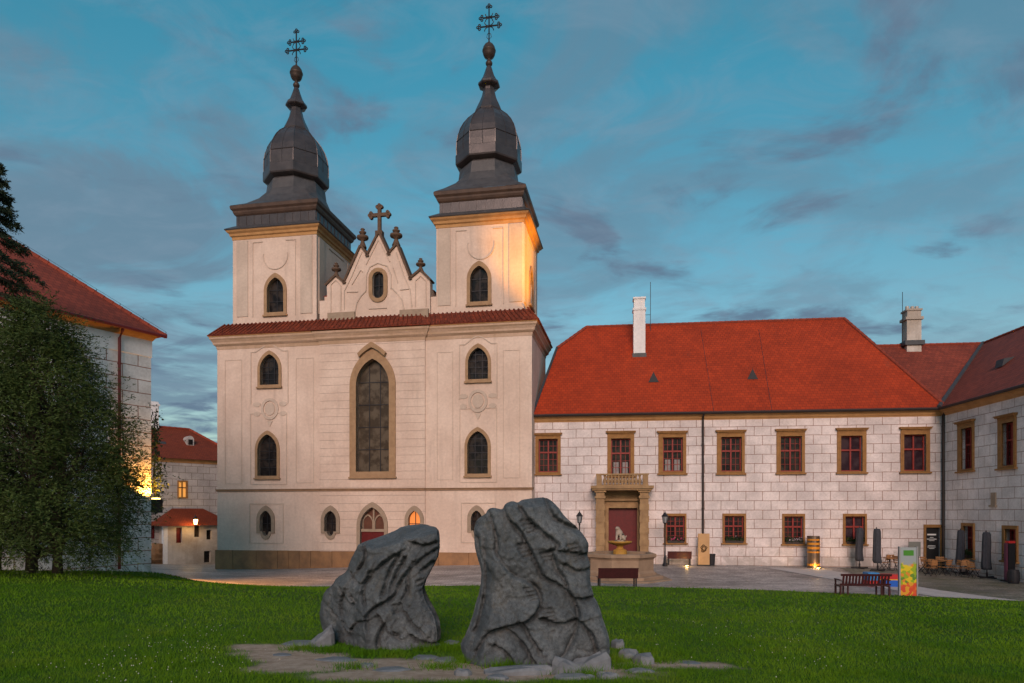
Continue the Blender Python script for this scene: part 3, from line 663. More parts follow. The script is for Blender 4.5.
    for k in range(8):
        a_ = ang + math.pi / 8 + k * math.pi / 4; tube(seam, [(cx + (r_ + .01) * math.cos(a_), cy + (r_ + .01) * math.sin(a_), z) for r_, z in dprof[5:14]], .035, 5)
        m_ = ang + k * math.pi / 4; ca_ = math.cos(math.pi / 8); tube(seam, [(cx + (r_ * ca_ + .005) * math.cos(m_), cy + (r_ * ca_ + .005) * math.sin(m_), z) for r_, z in dprof[5:14]], .018, 4)
    lathe(seam, (cx, cy), [(2.25, 27.98 + dz), (2.26, 28.0 + dz), (2.22, 28.03 + dz)], 8, ang + math.pi / 8, False)
    seam.build('dome_seam', copper_m, D)
    bl = lathe(MB(), (cx, cy), [(q_[0] * .92, q_[1] + dz) for q_ in [(.05, 33.36), (.16, 33.42), (.24, 33.52), (.26, 33.62), (.2, 33.74), (.1, 33.82), (.12, 33.9), (.34, 34.02), (.44, 34.2), (.47, 34.38), (.5, 34.41), (.5, 34.5), (.47, 34.52), (.43, 34.7), (.3, 34.88), (.14, 35.0), (.07, 35.08), (.05, 35.2)]], 20); bl.build('orb', gilt_m, D, smooth=True)
    cr = MB(); X_ = lambda a_, z, d_=0: (cx + a_ * math.cos(ang) - d_ * math.sin(ang), cy + a_ * math.sin(ang) + d_ * math.cos(ang), z + dz)
    def bar(a_, z0, b_, z1, r_=.05): tube(cr, [X_(a_, z0), X_(b_, z1)], r_, 6)
    bar(0, 35.0, 0, 37.45, .05); bar(-.62, 36.15, .62, 36.15); bar(-.45, 36.75, .45, 36.75)
    def trefoil(a_, z, da, dv):
        for s in (-1, 0, 1):
            p = (a_ + (da * .2 if s == 0 else da * .07 + (s * .13 if dv else 0)), z + (dv * .2 if s == 0 else dv * .07 + (s * .13 if da else 0)))
            lathe_pts = [X_(p[0] + .075 * math.cos(q), p[1] + .075 * math.sin(q)) for q in np.linspace(0, 2 * math.pi, 9)]
            tube(cr, lathe_pts, .038, 5)
    for s in (-1, 1): trefoil(s * .6, 36.15, s, 0); trefoil(s * .43, 36.75, s, 0)
    trefoil(0, 37.4, 0, 1)
    for s in (-1, 1):                     # scrolls in the angles
        for z, k in ((36.15, .26), (36.75, .2)):
            for q in (-1, 1): tube(cr, [X_(s * (.05 + k * math.sin(x)), z + q * (.05 + k * (1 - math.cos(x)))) for x in np.linspace(0, 1.6, 6)], .032, 5)
        tube(cr, [X_(s * .03, 35.25), X_(s * .16, 35.4), X_(s * .12, 35.6), X_(s * .03, 35.68)], .022, 5)
    cr.build('patriarchal_cross', iron_m, D)
    return T, SP
tL = tower(CHR.at(274.2, 280, -.35)[0], 6.15, 22.2, .52); tR = tower(CHR.at(479.6, 280, -.35)[0], 5.75, 21.95, .3)
# gable between the towers
GW = -.3
gp = [(327.8, 316), (430.0, 314), (430.0, 280.5), (420.5, 271), (410.2, 279.5), (396.9, 245.5), (388.7, 255.0), (379, 234.0), (367.6, 256.5), (361, 247), (344.6, 283.5), (336, 276.5), (326.8, 285.5)]
gl_ = [CHR.at(*p, GW) for p in gp]; gl_[0] = (gl_[0][0], STOP - .4); gl_[1] = (gl_[1][0], STOP - .4)
u0, u1, z0, z1 = CHR.rect(369, 268, 387.7, 302.4, GW)
def stadium(u0, u1, z0, z1, n=9):
    a_ = (u1 - u0) / 2; c_ = (u0 + u1) / 2
    return [(c_ + a_ * math.cos(t_), z0 + a_ + a_ * math.sin(t_)) for t_ in np.linspace(math.pi, 2 * math.pi, n)] + [(c_ + a_ * math.cos(t_), z1 - a_ + a_ * math.sin(t_)) for t_ in np.linspace(0, math.pi, n)]
so, si = stadium(u0, u1, z0, z1), stadium(u0 + .26, u1 - .26, z0 + .26, z1 - .26)
gm = MB(); panel(gm, CHR, gl_, [si], .25, w=GW, side=.6); 
gm.add([CHR.P(*p, GW - .6) for p in gl_], [tuple(reversed(range(len(gl_))))])
gable = gm.build('gable', church_w, church)
fr = ring(MB(), CHR, so, si, GW - .02, GW + .1).build('oval_window', gothic_m, church)
MB().add([CHR.P(*p, GW - .22) for p in si], [tuple(range(len(si)))]).build('pane', glass_m, fr)
gb = MB(); cu = (u0 + u1) / 2; pbox(gb, CHR, cu - .025, cu + .025, z0 + .3, z1 - .3, GW - .2, GW - .15); pbox(gb, CHR, u0 + .27, u1 - .27, (z0 + z1) / 2 - .02, (z0 + z1) / 2 + .02, GW - .2, GW - .15); gb.build('glazing_bar', iron_m, fr)
cp = MB()
for i in range(2, len(gl_)):
    a_, b_ = gl_[i], gl_[(i + 1) % len(gl_)]
    if i == len(gl_) - 1: break
    d_ = Vector((b_[0] - a_[0], b_[1] - a_[1])); nn = Vector((d_.y, -d_.x)).normalized(); e_ = d_.normalized() * .05
    q = [(a_[0] - e_.x, a_[1] - e_.y), (b_[0] + e_.x, b_[1] + e_.y), (b_[0] + e_.x + nn.x * .13, b_[1] + e_.y + nn.y * .13), (a_[0] - e_.x + nn.x * .13, a_[1] - e_.y + nn.y * .13)]
    slab(cp, CHR, [q[0], q[3], q[2], q[1]], GW - .68, GW + .14)
cp.build('coping', finial_m, gable)
rl2 = MB()
def seg(pts, wd_=.055, pr=.06):
    rl2 = MB()
    for (a_, b_) in zip(pts[:-1], pts[1:]):
        a2, b2 = CHR.at(*a_, GW), CHR.at(*b_, GW); d_ = Vector((b2[0] - a2[0], b2[1] - a2[1])); n_ = Vector((-d_.y, d_.x)).normalized() * wd_ / 2
        slab(rl2, CHR, [(a2[0] - n_.x, a2[1] - n_.y), (b2[0] - n_.x, b2[1] - n_.y), (b2[0] + n_.x, b2[1] + n_.y), (a2[0] + n_.x, a2[1] + n_.y)], GW, GW + pr)
    rl2.build('gable_moulding', relief_m, gable)
seg([(344.5, 310), (344.5, 291), (352, 276), (362, 252)]); seg([(366, 265), (378.5, 240), (390, 262)]); seg([(412, 307), (410, 289), (404, 276), (396, 252)])
seg([(347, 292), (358, 292)], .05); seg([(400, 290), (409, 289)], .05)
ar = [(355, 312), (357, 303), (361, 296), (366, 291)]; seg(ar, .07); ar = [(404, 309), (402, 300), (397, 293), (392, 288)]; seg(ar, .07)
ar = [(366, 292), (366.5, 275), (370, 267), (378, 263), (387, 266), (391, 275), (391, 289)]; seg(ar, .07)
seg([(352, 285), (361, 270), (363, 272)], .04); seg([(398, 283), (393, 268)], .04); seg([(369, 309), (387, 308)], .04)
seg([(331, 312), (331, 285), (336, 280), (341, 286), (341, 311)], .05); seg([(415.5, 307), (415.5, 281), (421, 276), (426, 281), (426, 307)], .05)

for x0, x1, y0, y1 in ((328, 355, 312.5, 318), (400, 428.5, 309.5, 315.5)): 
    q = CHR.rect(x0, y0, x1, y1, GW + .1); pbox(MB(), CHR, q[0], q[1], STOP - .3, q[3], GW, GW + .2).build('gable_base', greystone, gable)
def finial(px, pyb, pyt, k):
    u_, zb = CHR.at(px, pyb, GW - .3); zt = CHR.at(px, pyt, GW - .3)[1]; c = CHR.P(u_, 0, GW - .3); s = (zt - zb)
    pr = [(.26 * k, 0), (.2 * k, .12), (.12 * k, .3), (.12 * k, .36), (.34 * k, .44), (.38 * k, .5), (.36 * k, .58), (.12 * k, .64), (.11 * k, .68), (.22 * k, .74), (.23 * k, .79), (.1 * k, .85), (.1 * k, .88), (.15 * k, .92), (.1 * k, .97), (.02, 1)]
    lathe(MB(), c[:2], [(r_, zb + z * s) for r_, z in pr], 14).build('finial', finial_m, gable, smooth=True)
finial(362.7, 248, 228, 1.05); finial(396.2, 245.5, 226.5, 1.1); finial(336.3, 277, 262.5, .85); finial(420.7, 271.5, 258, .85)
cr = MB(); u_, zb = CHR.at(379.6, 233, GW - .3); zt = CHR.at(379.6, 205, GW - .3)[1]; hh = zt - zb; zc = zb + hh * .64
pbox(cr, CHR, u_ - .11, u_ + .11, zb - .3, zt - .12, GW - .4, GW - .2); pbox(cr, CHR, u_ - .55, u_ - .112, zc - .11, zc + .11, GW - .4, GW - .2); pbox(cr, CHR, u_ + .112, u_ + .55, zc - .11, zc + .11, GW - .4, GW - .2)
for du, dz in ((-.58, 0), (.58, 0), (0, zt - zc - .14)):
    for s in (-1, 0, 1):
        q = (u_ + du + (0 if du else s * .14) + (math.copysign(.1, du) if du and s == 0 else 0), zc + dz + (s * .14 if du else (.1 if s == 0 else 0)))
        slab(cr, CHR, [(q[0] + .12 * math.cos(t_), q[1] + .12 * math.sin(t_)) for t_ in np.linspace(0, 2 * math.pi, 11)[:-1]], GW - .41, GW - .19)
pbox(cr, CHR, u_ - .24, u_ + .24, zb - .25, zb + .1, GW - .5, GW - .1)
cr.build('stone_cross', finial_m, gable)
# low connecting parapets beside the gable and the nave behind
pr_ = MB(); 
for a_, b_, zt_ in ((CHR.at(320, 300, -.5)[0], gl_[0][0] - .02, CHR.at(323, 301, -.5)[1]), (gl_[1][0] + .02, CHR.at(436.5, 300, -.5)[0], CHR.at(433, 297, -.5)[1])):
    if b_ > a_: pbox(pr_, CHR, a_, b_, STOP - .4, zt_, -.9, -.45)
pr_.build('parapet', church_w, church)
nv = MB(); n0, n1 = ub - .2, uc + .2; nvb = -30
pbox(nv, CHR, n0 - 3, n1 + 3, BASE, 14.5, nvb, -DEEP - .02); pbox(nv, CHR, n0, n1, 14.4, 17.9, nvb, -1.0); nv.build('nave_wall', church_w, church)
mu = (n0 + n1) / 2; rf = MB()
rf.add([CHR.P(n0 - .1, 17.9, -1.0), CHR.P(n1 + .1, 17.9, -1.0), CHR.P(n1 + .1, 17.9, nvb), CHR.P(n0 - .1, 17.9, nvb), CHR.P(mu, 20.0, -1.6), CHR.P(mu, 20.0, nvb)], [(0, 1, 4), (1, 2, 5, 4), (2, 3, 5), (3, 0, 4, 5)])
rf.build('nave_roof', tile2_m, church)
# plaster panels and medallions
def lines(name, rects, w_=0, lw=.05, pr=.04):
    for x0, y0, x1, y1 in rects:
        mb = MB(); a_, b_, c_, d_ = CHR.rect(x0, y0, x1, y1, w_)
        pbox(mb, CHR, a_, a_ + lw, c_ + lw, d_ - lw, w_, w_ + pr); pbox(mb, CHR, b_ - lw, b_, c_ + lw, d_ - lw, w_, w_ + pr); pbox(mb, CHR, a_, b_, d_ - lw, d_, w_, w_ + pr); pbox(mb, CHR, a_, b_, c_, c_ + lw, w_, w_ + pr); mb.build(name, relief_m, church)
lines('panel_moulding', [(249.5, 503.5, 283.5, 543.5), (461, 502.5, 496, 543)]); lines('panel_moulding', [(225, 360, 242, 484), (296, 358, 314, 483), (437, 352, 453, 480), (503, 350, 520, 478)], lw=.035, pr=.025)
lines('panel_moulding', [(250.5, 413, 287, 484.5), (459.5, 408, 497, 482.5)], lw=.045)
def label_mould(x0, x1, yt, yb):
    a_, b_, c_, d_ = CHR.rect(x0, yt, x1, yb); m_ = (a_ + b_) / 2; mb = MB(); lw = .06
    pts = [(a_, c_), (a_, d_), (a_ + .35, d_), (m_ - .3, d_ + .4), (m_, d_ + .52), (m_ + .3, d_ + .4), (b_ - .35, d_), (b_, d_), (b_, c_)]
    for p, q in zip(pts[:-1], pts[1:]):
        dd = Vector((q[0] - p[0], q[1] - p[1])); n_ = Vector((-dd.y, dd.x)).normalized() * lw / 2
        slab(mb, CHR, [(p[0] - n_.x, p[1] - n_.y), (q[0] - n_.x, q[1] - n_.y), (q[0] + n_.x, q[1] + n_.y), (p[0] + n_.x, p[1] + n_.y)], 0, .045)
    mb.build('hood_moulding', relief_m, church)
label_mould(251, 288, 351.5, 404); label_mould(459.5, 497, 344, 399)
def medallion(px, py):
    u_, z_ = CHR.at(px, py); mb = MB()
    for ra, rb, pr in ((.52, .70, .07),):
        n_ = 20; o_ = [(u_ + .9 * rb * math.cos(x), z_ + 1.05 * rb * math.sin(x)) for x in np.linspace(0, 2 * math.pi, n_ + 1)[:-1]]; i_ = [(u_ + .9 * ra * math.cos(x), z_ + 1.05 * ra * math.sin(x)) for x in np.linspace(0, 2 * math.pi, n_ + 1)[:-1]]; ring(mb, CHR, o_, i_, 0, pr)
    slab(mb, CHR, [(u_ + .36 * math.cos(x), z_ + .44 * math.sin(x)) for x in np.linspace(0, 2 * math.pi, 19)[:-1]], 0, .05)
    for s in (-1, 1):
        for q in (-1, 1): slab(mb, CHR, [(u_ + s * .95 + .3 * math.cos(y) * (1 if q > 0 else .8), z_ + q * .32 + .16 * math.sin(y)) for y in np.linspace(0, 2 * math.pi, 11)[:-1]], 0, .035)
    slab(mb, CHR, [(u_ - .2, z_ - .8), (u_, z_ - 1.2), (u_ + .2, z_ - .8)], 0, .05)
    mb.build('medallion', relief_m, church)
medallion(270, 409); medallion(478, 401)

# ------------------------------------------------------------------ palace
PAL = Plane((1.30, 44.02), (25.80, 41.0)); PW = PAL.L
palace = thing('palace', 'long white palace range with painted block walls, red hipped roof and stone portal', 'palace', PAL.P(PW / 2, 0))
PE = 9.33
def rect_win(r, inner, pl=PAL, hood=True, bars=(3, 4), cross=True, sill=True, thin=False):
    o_ = list(pl.rect(*r)); o_[0] += .05; o_[1] -= .05
    if hood: o_[3] -= .17
    return dict(o=tuple(o_), i=pl.rect(*inner), hood=hood, bars=bars, cross=cross, sill=sill, pl=pl)
UP = [((534.5, 434, 561.5, 474), (538.6, 439, 557.8, 472.2)), ((606.5, 432, 635, 476), (611, 438.5, 630.5, 475)), ((657.5, 432, 687, 473.5), (662.8, 437.5, 682.8, 471.5)), ((716, 431, 745.5, 473.5), (721, 437, 741.5, 471.5)), ((775.5, 430, 805.5, 473), (780.3, 436.3, 801.5, 471.5)), ((836, 429, 867, 472.5), (840.6, 435.8, 862, 471.3)), ((899.5, 428, 930.5, 472), (903.5, 434.5, 925.5, 470.8))]
LO = [((663.2, 513.5, 687.2, 543), (666.3, 516, 684.7, 541.5)), ((721.5, 513.5, 746.8, 543), (724.2, 516, 743.8, 541.5)), ((781.2, 513.7, 805.7, 544), (784, 516.4, 803, 542.5)), ((842, 513.7, 867.5, 544), (845, 516.4, 864.5, 542.5))]
wins = [rect_win(*q) for q in UP] + [rect_win(*q, hood=False, bars=(3, 3)) for q in LO]
cafe = rect_win((922.5, 524.5, 943, 566), (925.5, 527.5, 939.8, 566), hood=False, bars=(0, 0), cross=False, sill=False)
cafe['o'] = (*cafe['o'][:2], -.05, cafe['o'][3]); cafe['i'] = (*cafe['i'][:2], 0.0, cafe['i'][3])
du0, du1, _, dz1 = PAL.rect(606, 507, 638, 552); du0, du1 = PAL.at(608.5, 530)[0], PAL.at(637, 530)[0]; dz1 = PAL.at(622, 508)[1]
pw = MB(); panel(pw, PAL, rectloop(0, PW, -.6, PE), [rectloop(*x['i']) for x in wins + [cafe]] + [rectloop(du0, du1, .0, dz1)], .3)
PD = 13.0
pw.add([PAL.P(0, -.6, 0), PAL.P(0, -.6, -PD), PAL.P(PW, -.6, -PD), PAL.P(PW, -.6, 0), PAL.P(0, PE, 0), PAL.P(0, PE, -PD), PAL.P(PW, PE, -PD), PAL.P(PW, PE, 0)], [(1, 0, 4, 5), (2, 1, 5, 6), (3, 2, 6, 7)])
pw.build('wall', palace_w, palace)
curtain_m = mat('pale curtain', (.30, .27, .27), .9, (.2, .18, .18), 6)
def put_rect(x, parent, d=.28, curtain=False):
    pl = x['pl']; a, b_, c, e = x['o']; i0, i1, iz0, iz1 = x['i']
    f = ring(MB(), pl, rectloop(a, b_, c, e), rectloop(*x['i']), -.02, .07); ring(f, pl, rectloop(i0 - .07, i1 + .07, iz0 - .05, iz1 + .07), rectloop(*x['i']), -d + .06, .095)
    F_ = f.build('window', frame_m, parent)
    if x['hood']:
        hm = MB(); pbox(hm, pl, a + .02, b_ - .02, e + .003, e + .1, -.02, .10); pbox(hm, pl, a - .06, b_ + .06, e + .1, e + .17, -.02, .2); pbox(hm, pl, a - .1, b_ + .1, e + .17, e + .22, -.02, .24); hm.build('hood', frame_m, F_)
    if x['sill']: s_ = pbox(MB(), pl, a - .07, b_ + .07, c - .09, c - .003, -.02, .17); s_.build('sill', frame_m, F_)
    MB().add([pl.P(i0, iz0, -d + .03), pl.P(i1, iz0, -d + .03), pl.P(i1, iz1, -d + .03), pl.P(i0, iz1, -d + .03)], [(0, 1, 2, 3)]).build('pane', x.get('pane', glass_m), F_)
    if x.get('curtain'):
        cm_ = MB(); zc_ = iz0 + (iz1 - iz0) * x['curtain']
        for q0, q1 in ((i0 + .16, (i0 + i1) / 2 - .12), ((i0 + i1) / 2 + .12, i1 - .16)):
            us_ = np.linspace(q0, q1, 9); vs_ = [pl.P(u_, z_, -d + .036 + (.006 if n_ % 2 else 0)) for z_ in (iz0 + .08, zc_) for n_, u_ in enumerate(us_)]; cm_.add(vs_, [(n_, n_ + 1, n_ + 10, n_ + 9) for n_ in range(8)])
        for n_, half in enumerate((cm_.f[:8], cm_.f[8:])): 
            hb2 = MB(); hb2.add(cm_.v, half); used_ = sorted({i for f_ in half for i in f_}); mp_ = {i: j for j, i in enumerate(used_)}; hb2.v = [cm_.v[i] for i in used_]; hb2.f = [tuple(mp_[i] for i in f_) for f_ in half]; hb2.build('curtain', curtain_m, F_)
    if x['cross']:
        sm = MB(); t_ = .075; ring(sm, pl, rectloop(i0, i1, iz0, iz1), rectloop(i0 + t_, i1 - t_, iz0 + t_, iz1 - t_), -d + .03, -d + .12)
        um = (i0 + i1) / 2; zt = iz0 + (iz1 - iz0) * .60
        pbox(sm, pl, um - .045, um + .045, iz0 + t_, zt - .06, -d + .03, -d + .13); pbox(sm, pl, um - .045, um + .045, zt + .06, iz1 - t_, -d + .03, -d + .13); pbox(sm, pl, i0 + t_, i1 - t_, zt - .05, zt + .05, -d + .03, -d + .135)
        nv_, nh_ = x['bars']
        for q0, q1 in ((i0 + t_, um - .06), (um + .06, i1 - t_)) if x.get('fine', True) else ():
            pbox(sm, pl, (q0 + q1) / 2 - .013, (q0 + q1) / 2 + .013, iz0 + t_, zt - .06, -d + .03, -d + .085); pbox(sm, pl, (q0 + q1) / 2 - .013, (q0 + q1) / 2 + .013, zt + .06, iz1 - t_, -d + .03, -d + .085)
            for lo, hi, n_ in ((iz0 + t_, zt - .06, 2), (zt + .06, iz1 - t_, 1)):
                for k in range(1, n_ + 1): z = lo + (hi - lo) * k / (n_ + 1); pbox(sm, pl, q0, q1, z - .012, z + .012, -d + .033, -d + .08)
        sm.build('sash', red_m, F_)
    return F_
plum_m = mat_glass('plum reflecting glass', (.030, .016, .022), (.055, .035, .042), .12)
for k, x in enumerate(wins):
    if k in (5, 6, 10): x['fine'] = False; x['pane'] = plum_m
    if k in (1, 2): x['curtain'] = .36
    put_rect(x, palace)
F_ = put_rect(cafe, palace)
i0, i1, iz0, iz1 = cafe['i']; dm = pbox(MB(), PAL, i0, i1, iz0, iz1, -.24, -.12); CD = dm.build('cafe_door', black_m, F_)
pm_ = MB(); ctr = (i0 + i1) / 2
for zf, hh_, ww in ((.80, .09, .5), (.74, .03, .2), (.695, .04, .55), (.66, .025, .3), (.53, .03, .42), (.495, .03, .48), (.46, .03, .3)):
    z = iz0 + (iz1 - iz0) * zf; pbox(pm_, PAL, ctr - ww / 2, ctr + ww / 2, z, z + hh_, -.12, -.115)
pm_.build('printed_lines', white_m, F_)
# eave cornice, gutter, pipes
ec = MB(); pr = [(.0, PE - .28), (.05, PE - .2), (.1, PE - .18), (.16, PE - .04), (.28, PE + .03), (.3, PE + .1)]
vs = []; 
for o_, z in pr: vs += [PAL.P(.02, z, o_), PAL.P(PW - .02, z, o_)]
ec.add(vs, [(2 * i, 2 * i + 1, 2 * i + 3, 2 * i + 2) for i in range(len(pr) - 1)]); ec.build('eave_cornice', cornice_m, palace)
gt = MB(); tube(gt, [PAL.P(.05, PE + .12, .42), PAL.P(PW - .3, PE + .12, .42)], .085, 8); gt.build('gutter', gutter_m, palace)
def pipe(pl, px, z1, z0, m, parent, wof=.14, r_=.065):
    u_ = pl.at(px, 480, wof)[0]; mb = MB(); tube(mb, [pl.P(u_, z1 + .05, wof + .28), pl.P(u_, z1 - .12, wof + .22), pl.P(u_, z1 - .4, wof), pl.P(u_, z0, wof)], r_, 8)
    for z in np.arange(z0 + .6, z1 - .5, 2): tube(mb, [pl.P(u_, z, wof), pl.P(u_, z + .05, wof)], r_ + .025, 8)
    mb.build('downpipe', m, parent)
pipe(PAL, 703, PE + .1, .9, gutter_m, palace); pipe(PAL, 943.5, PE + .1, -.2, gutter_m, palace, .2, .09)
# roof
RZ = 16.85; ro = .42
def W2(px, Y): return ((px - CX) / FPX * Y)
eL, eR = PAL.P(.05, PE + .16, ro), PAL.P(PW + .1, PE + .16, ro)
bL, bR = PAL.P(.05, PE + .16, -PD - ro), PAL.P(PW + .6, PE + .16, -PD - ro)
ruL, ruR = 3.4, PW - 3.35
rL, rR = PAL.P(ruL, RZ, -6.5), PAL.P(ruR, RZ, -6.5)
jf = .74; jL = [PAL.P(1.35, PE + .16 + (RZ - PE - .16) * jf, ro + (-6.5 - ro) * jf), PAL.P(1.35, PE + .16 + (RZ - PE - .16) * jf, -PD - ro + (-6.5 + PD + ro) * jf)]
rf = MB(); V = [eL, eR, rR, rL, jL[0], bL, bR, jL[1]]
rf.add(V, [(0, 1, 2, 3, 4), (1, 6, 2), (6, 5, 7, 3, 2), (4, 3, 7), (5, 0, 4, 7), (0, 5, 6, 1)])
roof = rf.build('roof', tile_m, palace)
rd = MB()
def ridge_row(a_, b_, mb, r_=.12, step=.42):
    a_, b_ = Vector(a_), Vector(b_); n_ = int((b_ - a_).length / step)
    for k in range(n_): p = a_.lerp(b_, k / n_); q = a_.lerp(b_, (k + 1.06) / n_); tube(mb, [p, q], [r_ * 1.1, r_ * .92], 7)
ridge_row(rL, rR, rd); ridge_row(eR, rR, rd); ridge_row(jL[0], rL, rd); rd.build('ridge_tiles', ridge_m, roof)
ed = MB(); tube(ed, [Vector(eL) + Vector((-.02, 0, .05)), Vector(jL[0]) + Vector((-.02, 0, .05))], .09, 6); ed.build('verge_flashing', lead_m, roof)
fn = Vector(PAL.P(0, 0, 1)) - Vector(PAL.P(0, 0, 0)); slope = (RZ - PE - .16) / (6.5 + ro)
def roofpt(px, py, s=0): # on the front slope
    lo, hi = 0, 1
    for _ in range(40):
        m_ = (lo + hi) / 2; w_ = ro + (-6.5 - ro) * m_; z = PE + .16 + (RZ - PE - .16) * m_; u_, zz_ = PAL.at(px, py, w_)
        if zz_ > z: lo = m_
        else: hi = m_
    return u_, z, w_
def vent(px, py):
    u_, z, w_ = roofpt(px, py); mb = MB(); d_ = .42
    a = [(u_ - .34, z - .02, w_ + .05), (u_ + .34, z - .02, w_ + .05), (u_, z + .66, w_ + .02), (u_, z + .5, w_ - .6), (u_ - .2, z + .15, w_ - .2), (u_ + .2, z + .15, w_ - .2)]
    mb.add([PAL.P(p[0], p[1], p[2]) for p in a], [(0, 1, 2), (1, 5, 3, 2), (4, 0, 2, 3)]); mb.build('roof_vent', bin_m, roof)
vent(653.5, 382); vent(752.5, 379)
u_, z, w_ = roofpt(639.5, 357); ztop = PAL.at(639, 298, w_ - .3)[1]
ch = MB(); pbox(ch, PAL, u_ - .4, u_ + .4, z - .6, ztop - .9, w_ - .85, w_ - .05); pbox(ch, PAL, u_ - .45, u_ + .45, ztop - .9, ztop - .75, w_ - .9, w_); pbox(ch, PAL, u_ - .37, u_ + .37, ztop - .75, ztop - .12, w_ - .82, w_ - .08); pbox(ch, PAL, u_ - .43, u_ + .43, ztop - .12, ztop, w_ - .88, w_ - .02)
ch.build('chimney', white_w, roof); pbox(MB(), PAL, u_ - .47, u_ + .47, z - .45, z + .28, w_ - .6, w_ + .0).build('chimney_flashing', lead_m, roof)
ua = PAL.at(650.5, 320, -6)[0]; an = MB(); zt_ = PAL.at(650.5, 282, -6)[1]; tube(an, [PAL.P(ua, RZ - 1.2, -6), PAL.P(ua, zt_, -6)], .022, 5); tube(an, [PAL.P(ua - .4, RZ + .6, -6), PAL.P(ua, RZ + .6, -6)], .018, 5); an.build('lightning_rod', iron_m, roof)
wr = MB()
for px in (700, 758):
    pts = [roofpt(px + (q - 325) * .16, q) for q in (330, 350, 370, 390, 412)]; tube(wr, [PAL.P(p[0], p[1] + .05, p[2]) for p in pts], .009, 4)
wr.build('lightning_cable', lead_m, roof)
# portal with balcony
portal_w = 1.35
x0, x1, zb, zt_ = PAL.rect(595.7, 490, 649, 552, portal_w); zs0, zs1 = PAL.at(622, 490.2, portal_w)[1], PAL.at(622, 487, portal_w)[1]
ps = pbox(MB(), PAL, x0 - .22, x1 + .2, zs0, zs0 + .1, -.02, portal_w + .15); pbox(ps, PAL, x0 - .3, x1 + .28, zs0 + .1, zs1 + .08, -.02, portal_w + .25)
portal = ps.build('portal', portal_m, palace)
for a_, b_ in ((x0, x0 + .56), (x1 - .56, x1)):
    c_ = (a_ + b_) / 2; q = pbox(MB(), PAL, a_ - .06, b_ + .06, -.1, .75, .0, portal_w + .02); pbox(q, PAL, a_ - .02, b_ + .02, .75, .87, 0, portal_w - .02)
    n_ = 9; zz0, zz1 = .87, zs0 - .5
    for k in range(n_):
        zq0 = zz0 + (zz1 - zz0) * k / n_; zq1 = zz0 + (zz1 - zz0) * (k + 1) / n_; g_ = .03 if k % 2 else 0
        pbox(q, PAL, a_ + .02 - g_, b_ - .02 + g_, zq0, zq1, .05, portal_w - .08 + g_)
    pbox(q, PAL, a_ - .04, b_ + .04, zz1, zz1 + .16, 0, portal_w + .01); pbox(q, PAL, a_ + .02, b_ - .02, zz1 + .16, zs0 - .12, .02, portal_w - .04); pbox(q, PAL, a_ - .08, b_ + .08, zs0 - .12, zs0 - .003, 0, portal_w + .06)
    q.build('pillar', portal_m, portal)
q = MB(); ring(q, PAL, rectloop(x0 + .56, x1 - .56, -.1, zs0 - .01), rectloop(du0, du1, -.1, dz1), -.02, .2); ring(q, PAL, rectloop(du0 - .22, du1 + .22, -.09, dz1 + .25), rectloop(du0, du1, -.09, dz1), -.2, .27)
pbox(q, PAL, du0 - .45, du1 + .45, dz1 + .45, dz1 + .58, .0, .4); q.build('door_surround', portal_m, portal)
dl = pbox(MB(), PAL, du0, du1, 0, dz1, -.27, -.1)
for c_ in np.linspace(du0, du1, 7)[1:-1]: pbox(dl, PAL, c_ - .012, c_ + .012, .05, dz1 - .05, -.1, -.085)
dl.build('door', door_m, portal)
zr = PAL.at(622, 473.5, portal_w)[1]; zf = zs1 + .08; ba = MB(); pbox(ba, PAL, x0 + .02, x1 - .0, zr - .09, zr, portal_w - .22, portal_w + .06); pbox(ba, PAL, x0 + .04, x1 - .02, zf, zf + .07, portal_w - .2, portal_w + .04)
for s in (x0 + .04, x1 - .24): pbox(ba, PAL, s, s + .2, zr - .09, zr, 0, portal_w - .22); pbox(ba, PAL, s, s + .2, zf, zf + .07, 0, portal_w - .2)
for s in (x0 + .05, x1 - .37): pbox(ba, PAL, s, s + .32, zf + .07, zr - .09, portal_w - .2, portal_w + .04)
BAL = ba.build('balustrade', portal_m, portal)
bp_ = [(.07, 0), (.1, .04), (.06, .1), (.115, .3), (.12, .4), (.06, .7), (.055, .8), (.09, .9), (.08, 1)]
bb = MB(); zlo, zhi = zf + .07, zr - .09
for k in range(11):
    u_ = x0 + .56 + (x1 - x0 - 1.12) * k / 10; c_ = PAL.P(u_, 0, portal_w - .08); lathe(bb, c_[:2], [(r_, zlo + (zhi - zlo) * z) for r_, z in bp_], 8)
bb.build('balusters', portal_m, portal, smooth=True)

# ------------------------------------------------------------------ right wing
WNG = Plane((25.84, 41.0), (25.10, 31.2)); 
def wing_ext(): pass
WNG_L = WNG.L + 12
wing = thing('palace_wing', 'white block painted side wing with red roof meeting the palace at a corner', 'building', WNG.P(5, 0))
wup = [((957.8, 421.5, 975.2, 471), (962.3, 428, 973.5, 469)), ((998, 415.5, 1017.5, 468), (1003, 422.5, 1015, 465.5))]
wlo = [((961.5, 523, 975.4, 557.5), (964.7, 526, 974.3, 555.3)), ((1002.3, 525.5, 1019.3, 561), (1006.3, 529, 1017.5, 559.2))]
ww = [rect_win(*q, pl=WNG) for q in wup] + [rect_win(*q, pl=WNG, hood=False, bars=(3, 3)) for q in wlo]
wz = MB(); panel(wz, WNG, rectloop(0, WNG_L, -.8, PE - .02), [rectloop(*x['i']) for x in ww], .3)
wz.add([WNG.P(WNG_L, -.8, 0), WNG.P(WNG_L, -.8, -12), WNG.P(0, -.8, -12), WNG.P(WNG_L, PE, 0), WNG.P(WNG_L, PE, -12), WNG.P(0, PE, -12)], [(0, 1, 4, 3), (1, 2, 5, 4)])
wz.build('wall', wing_w, wing)
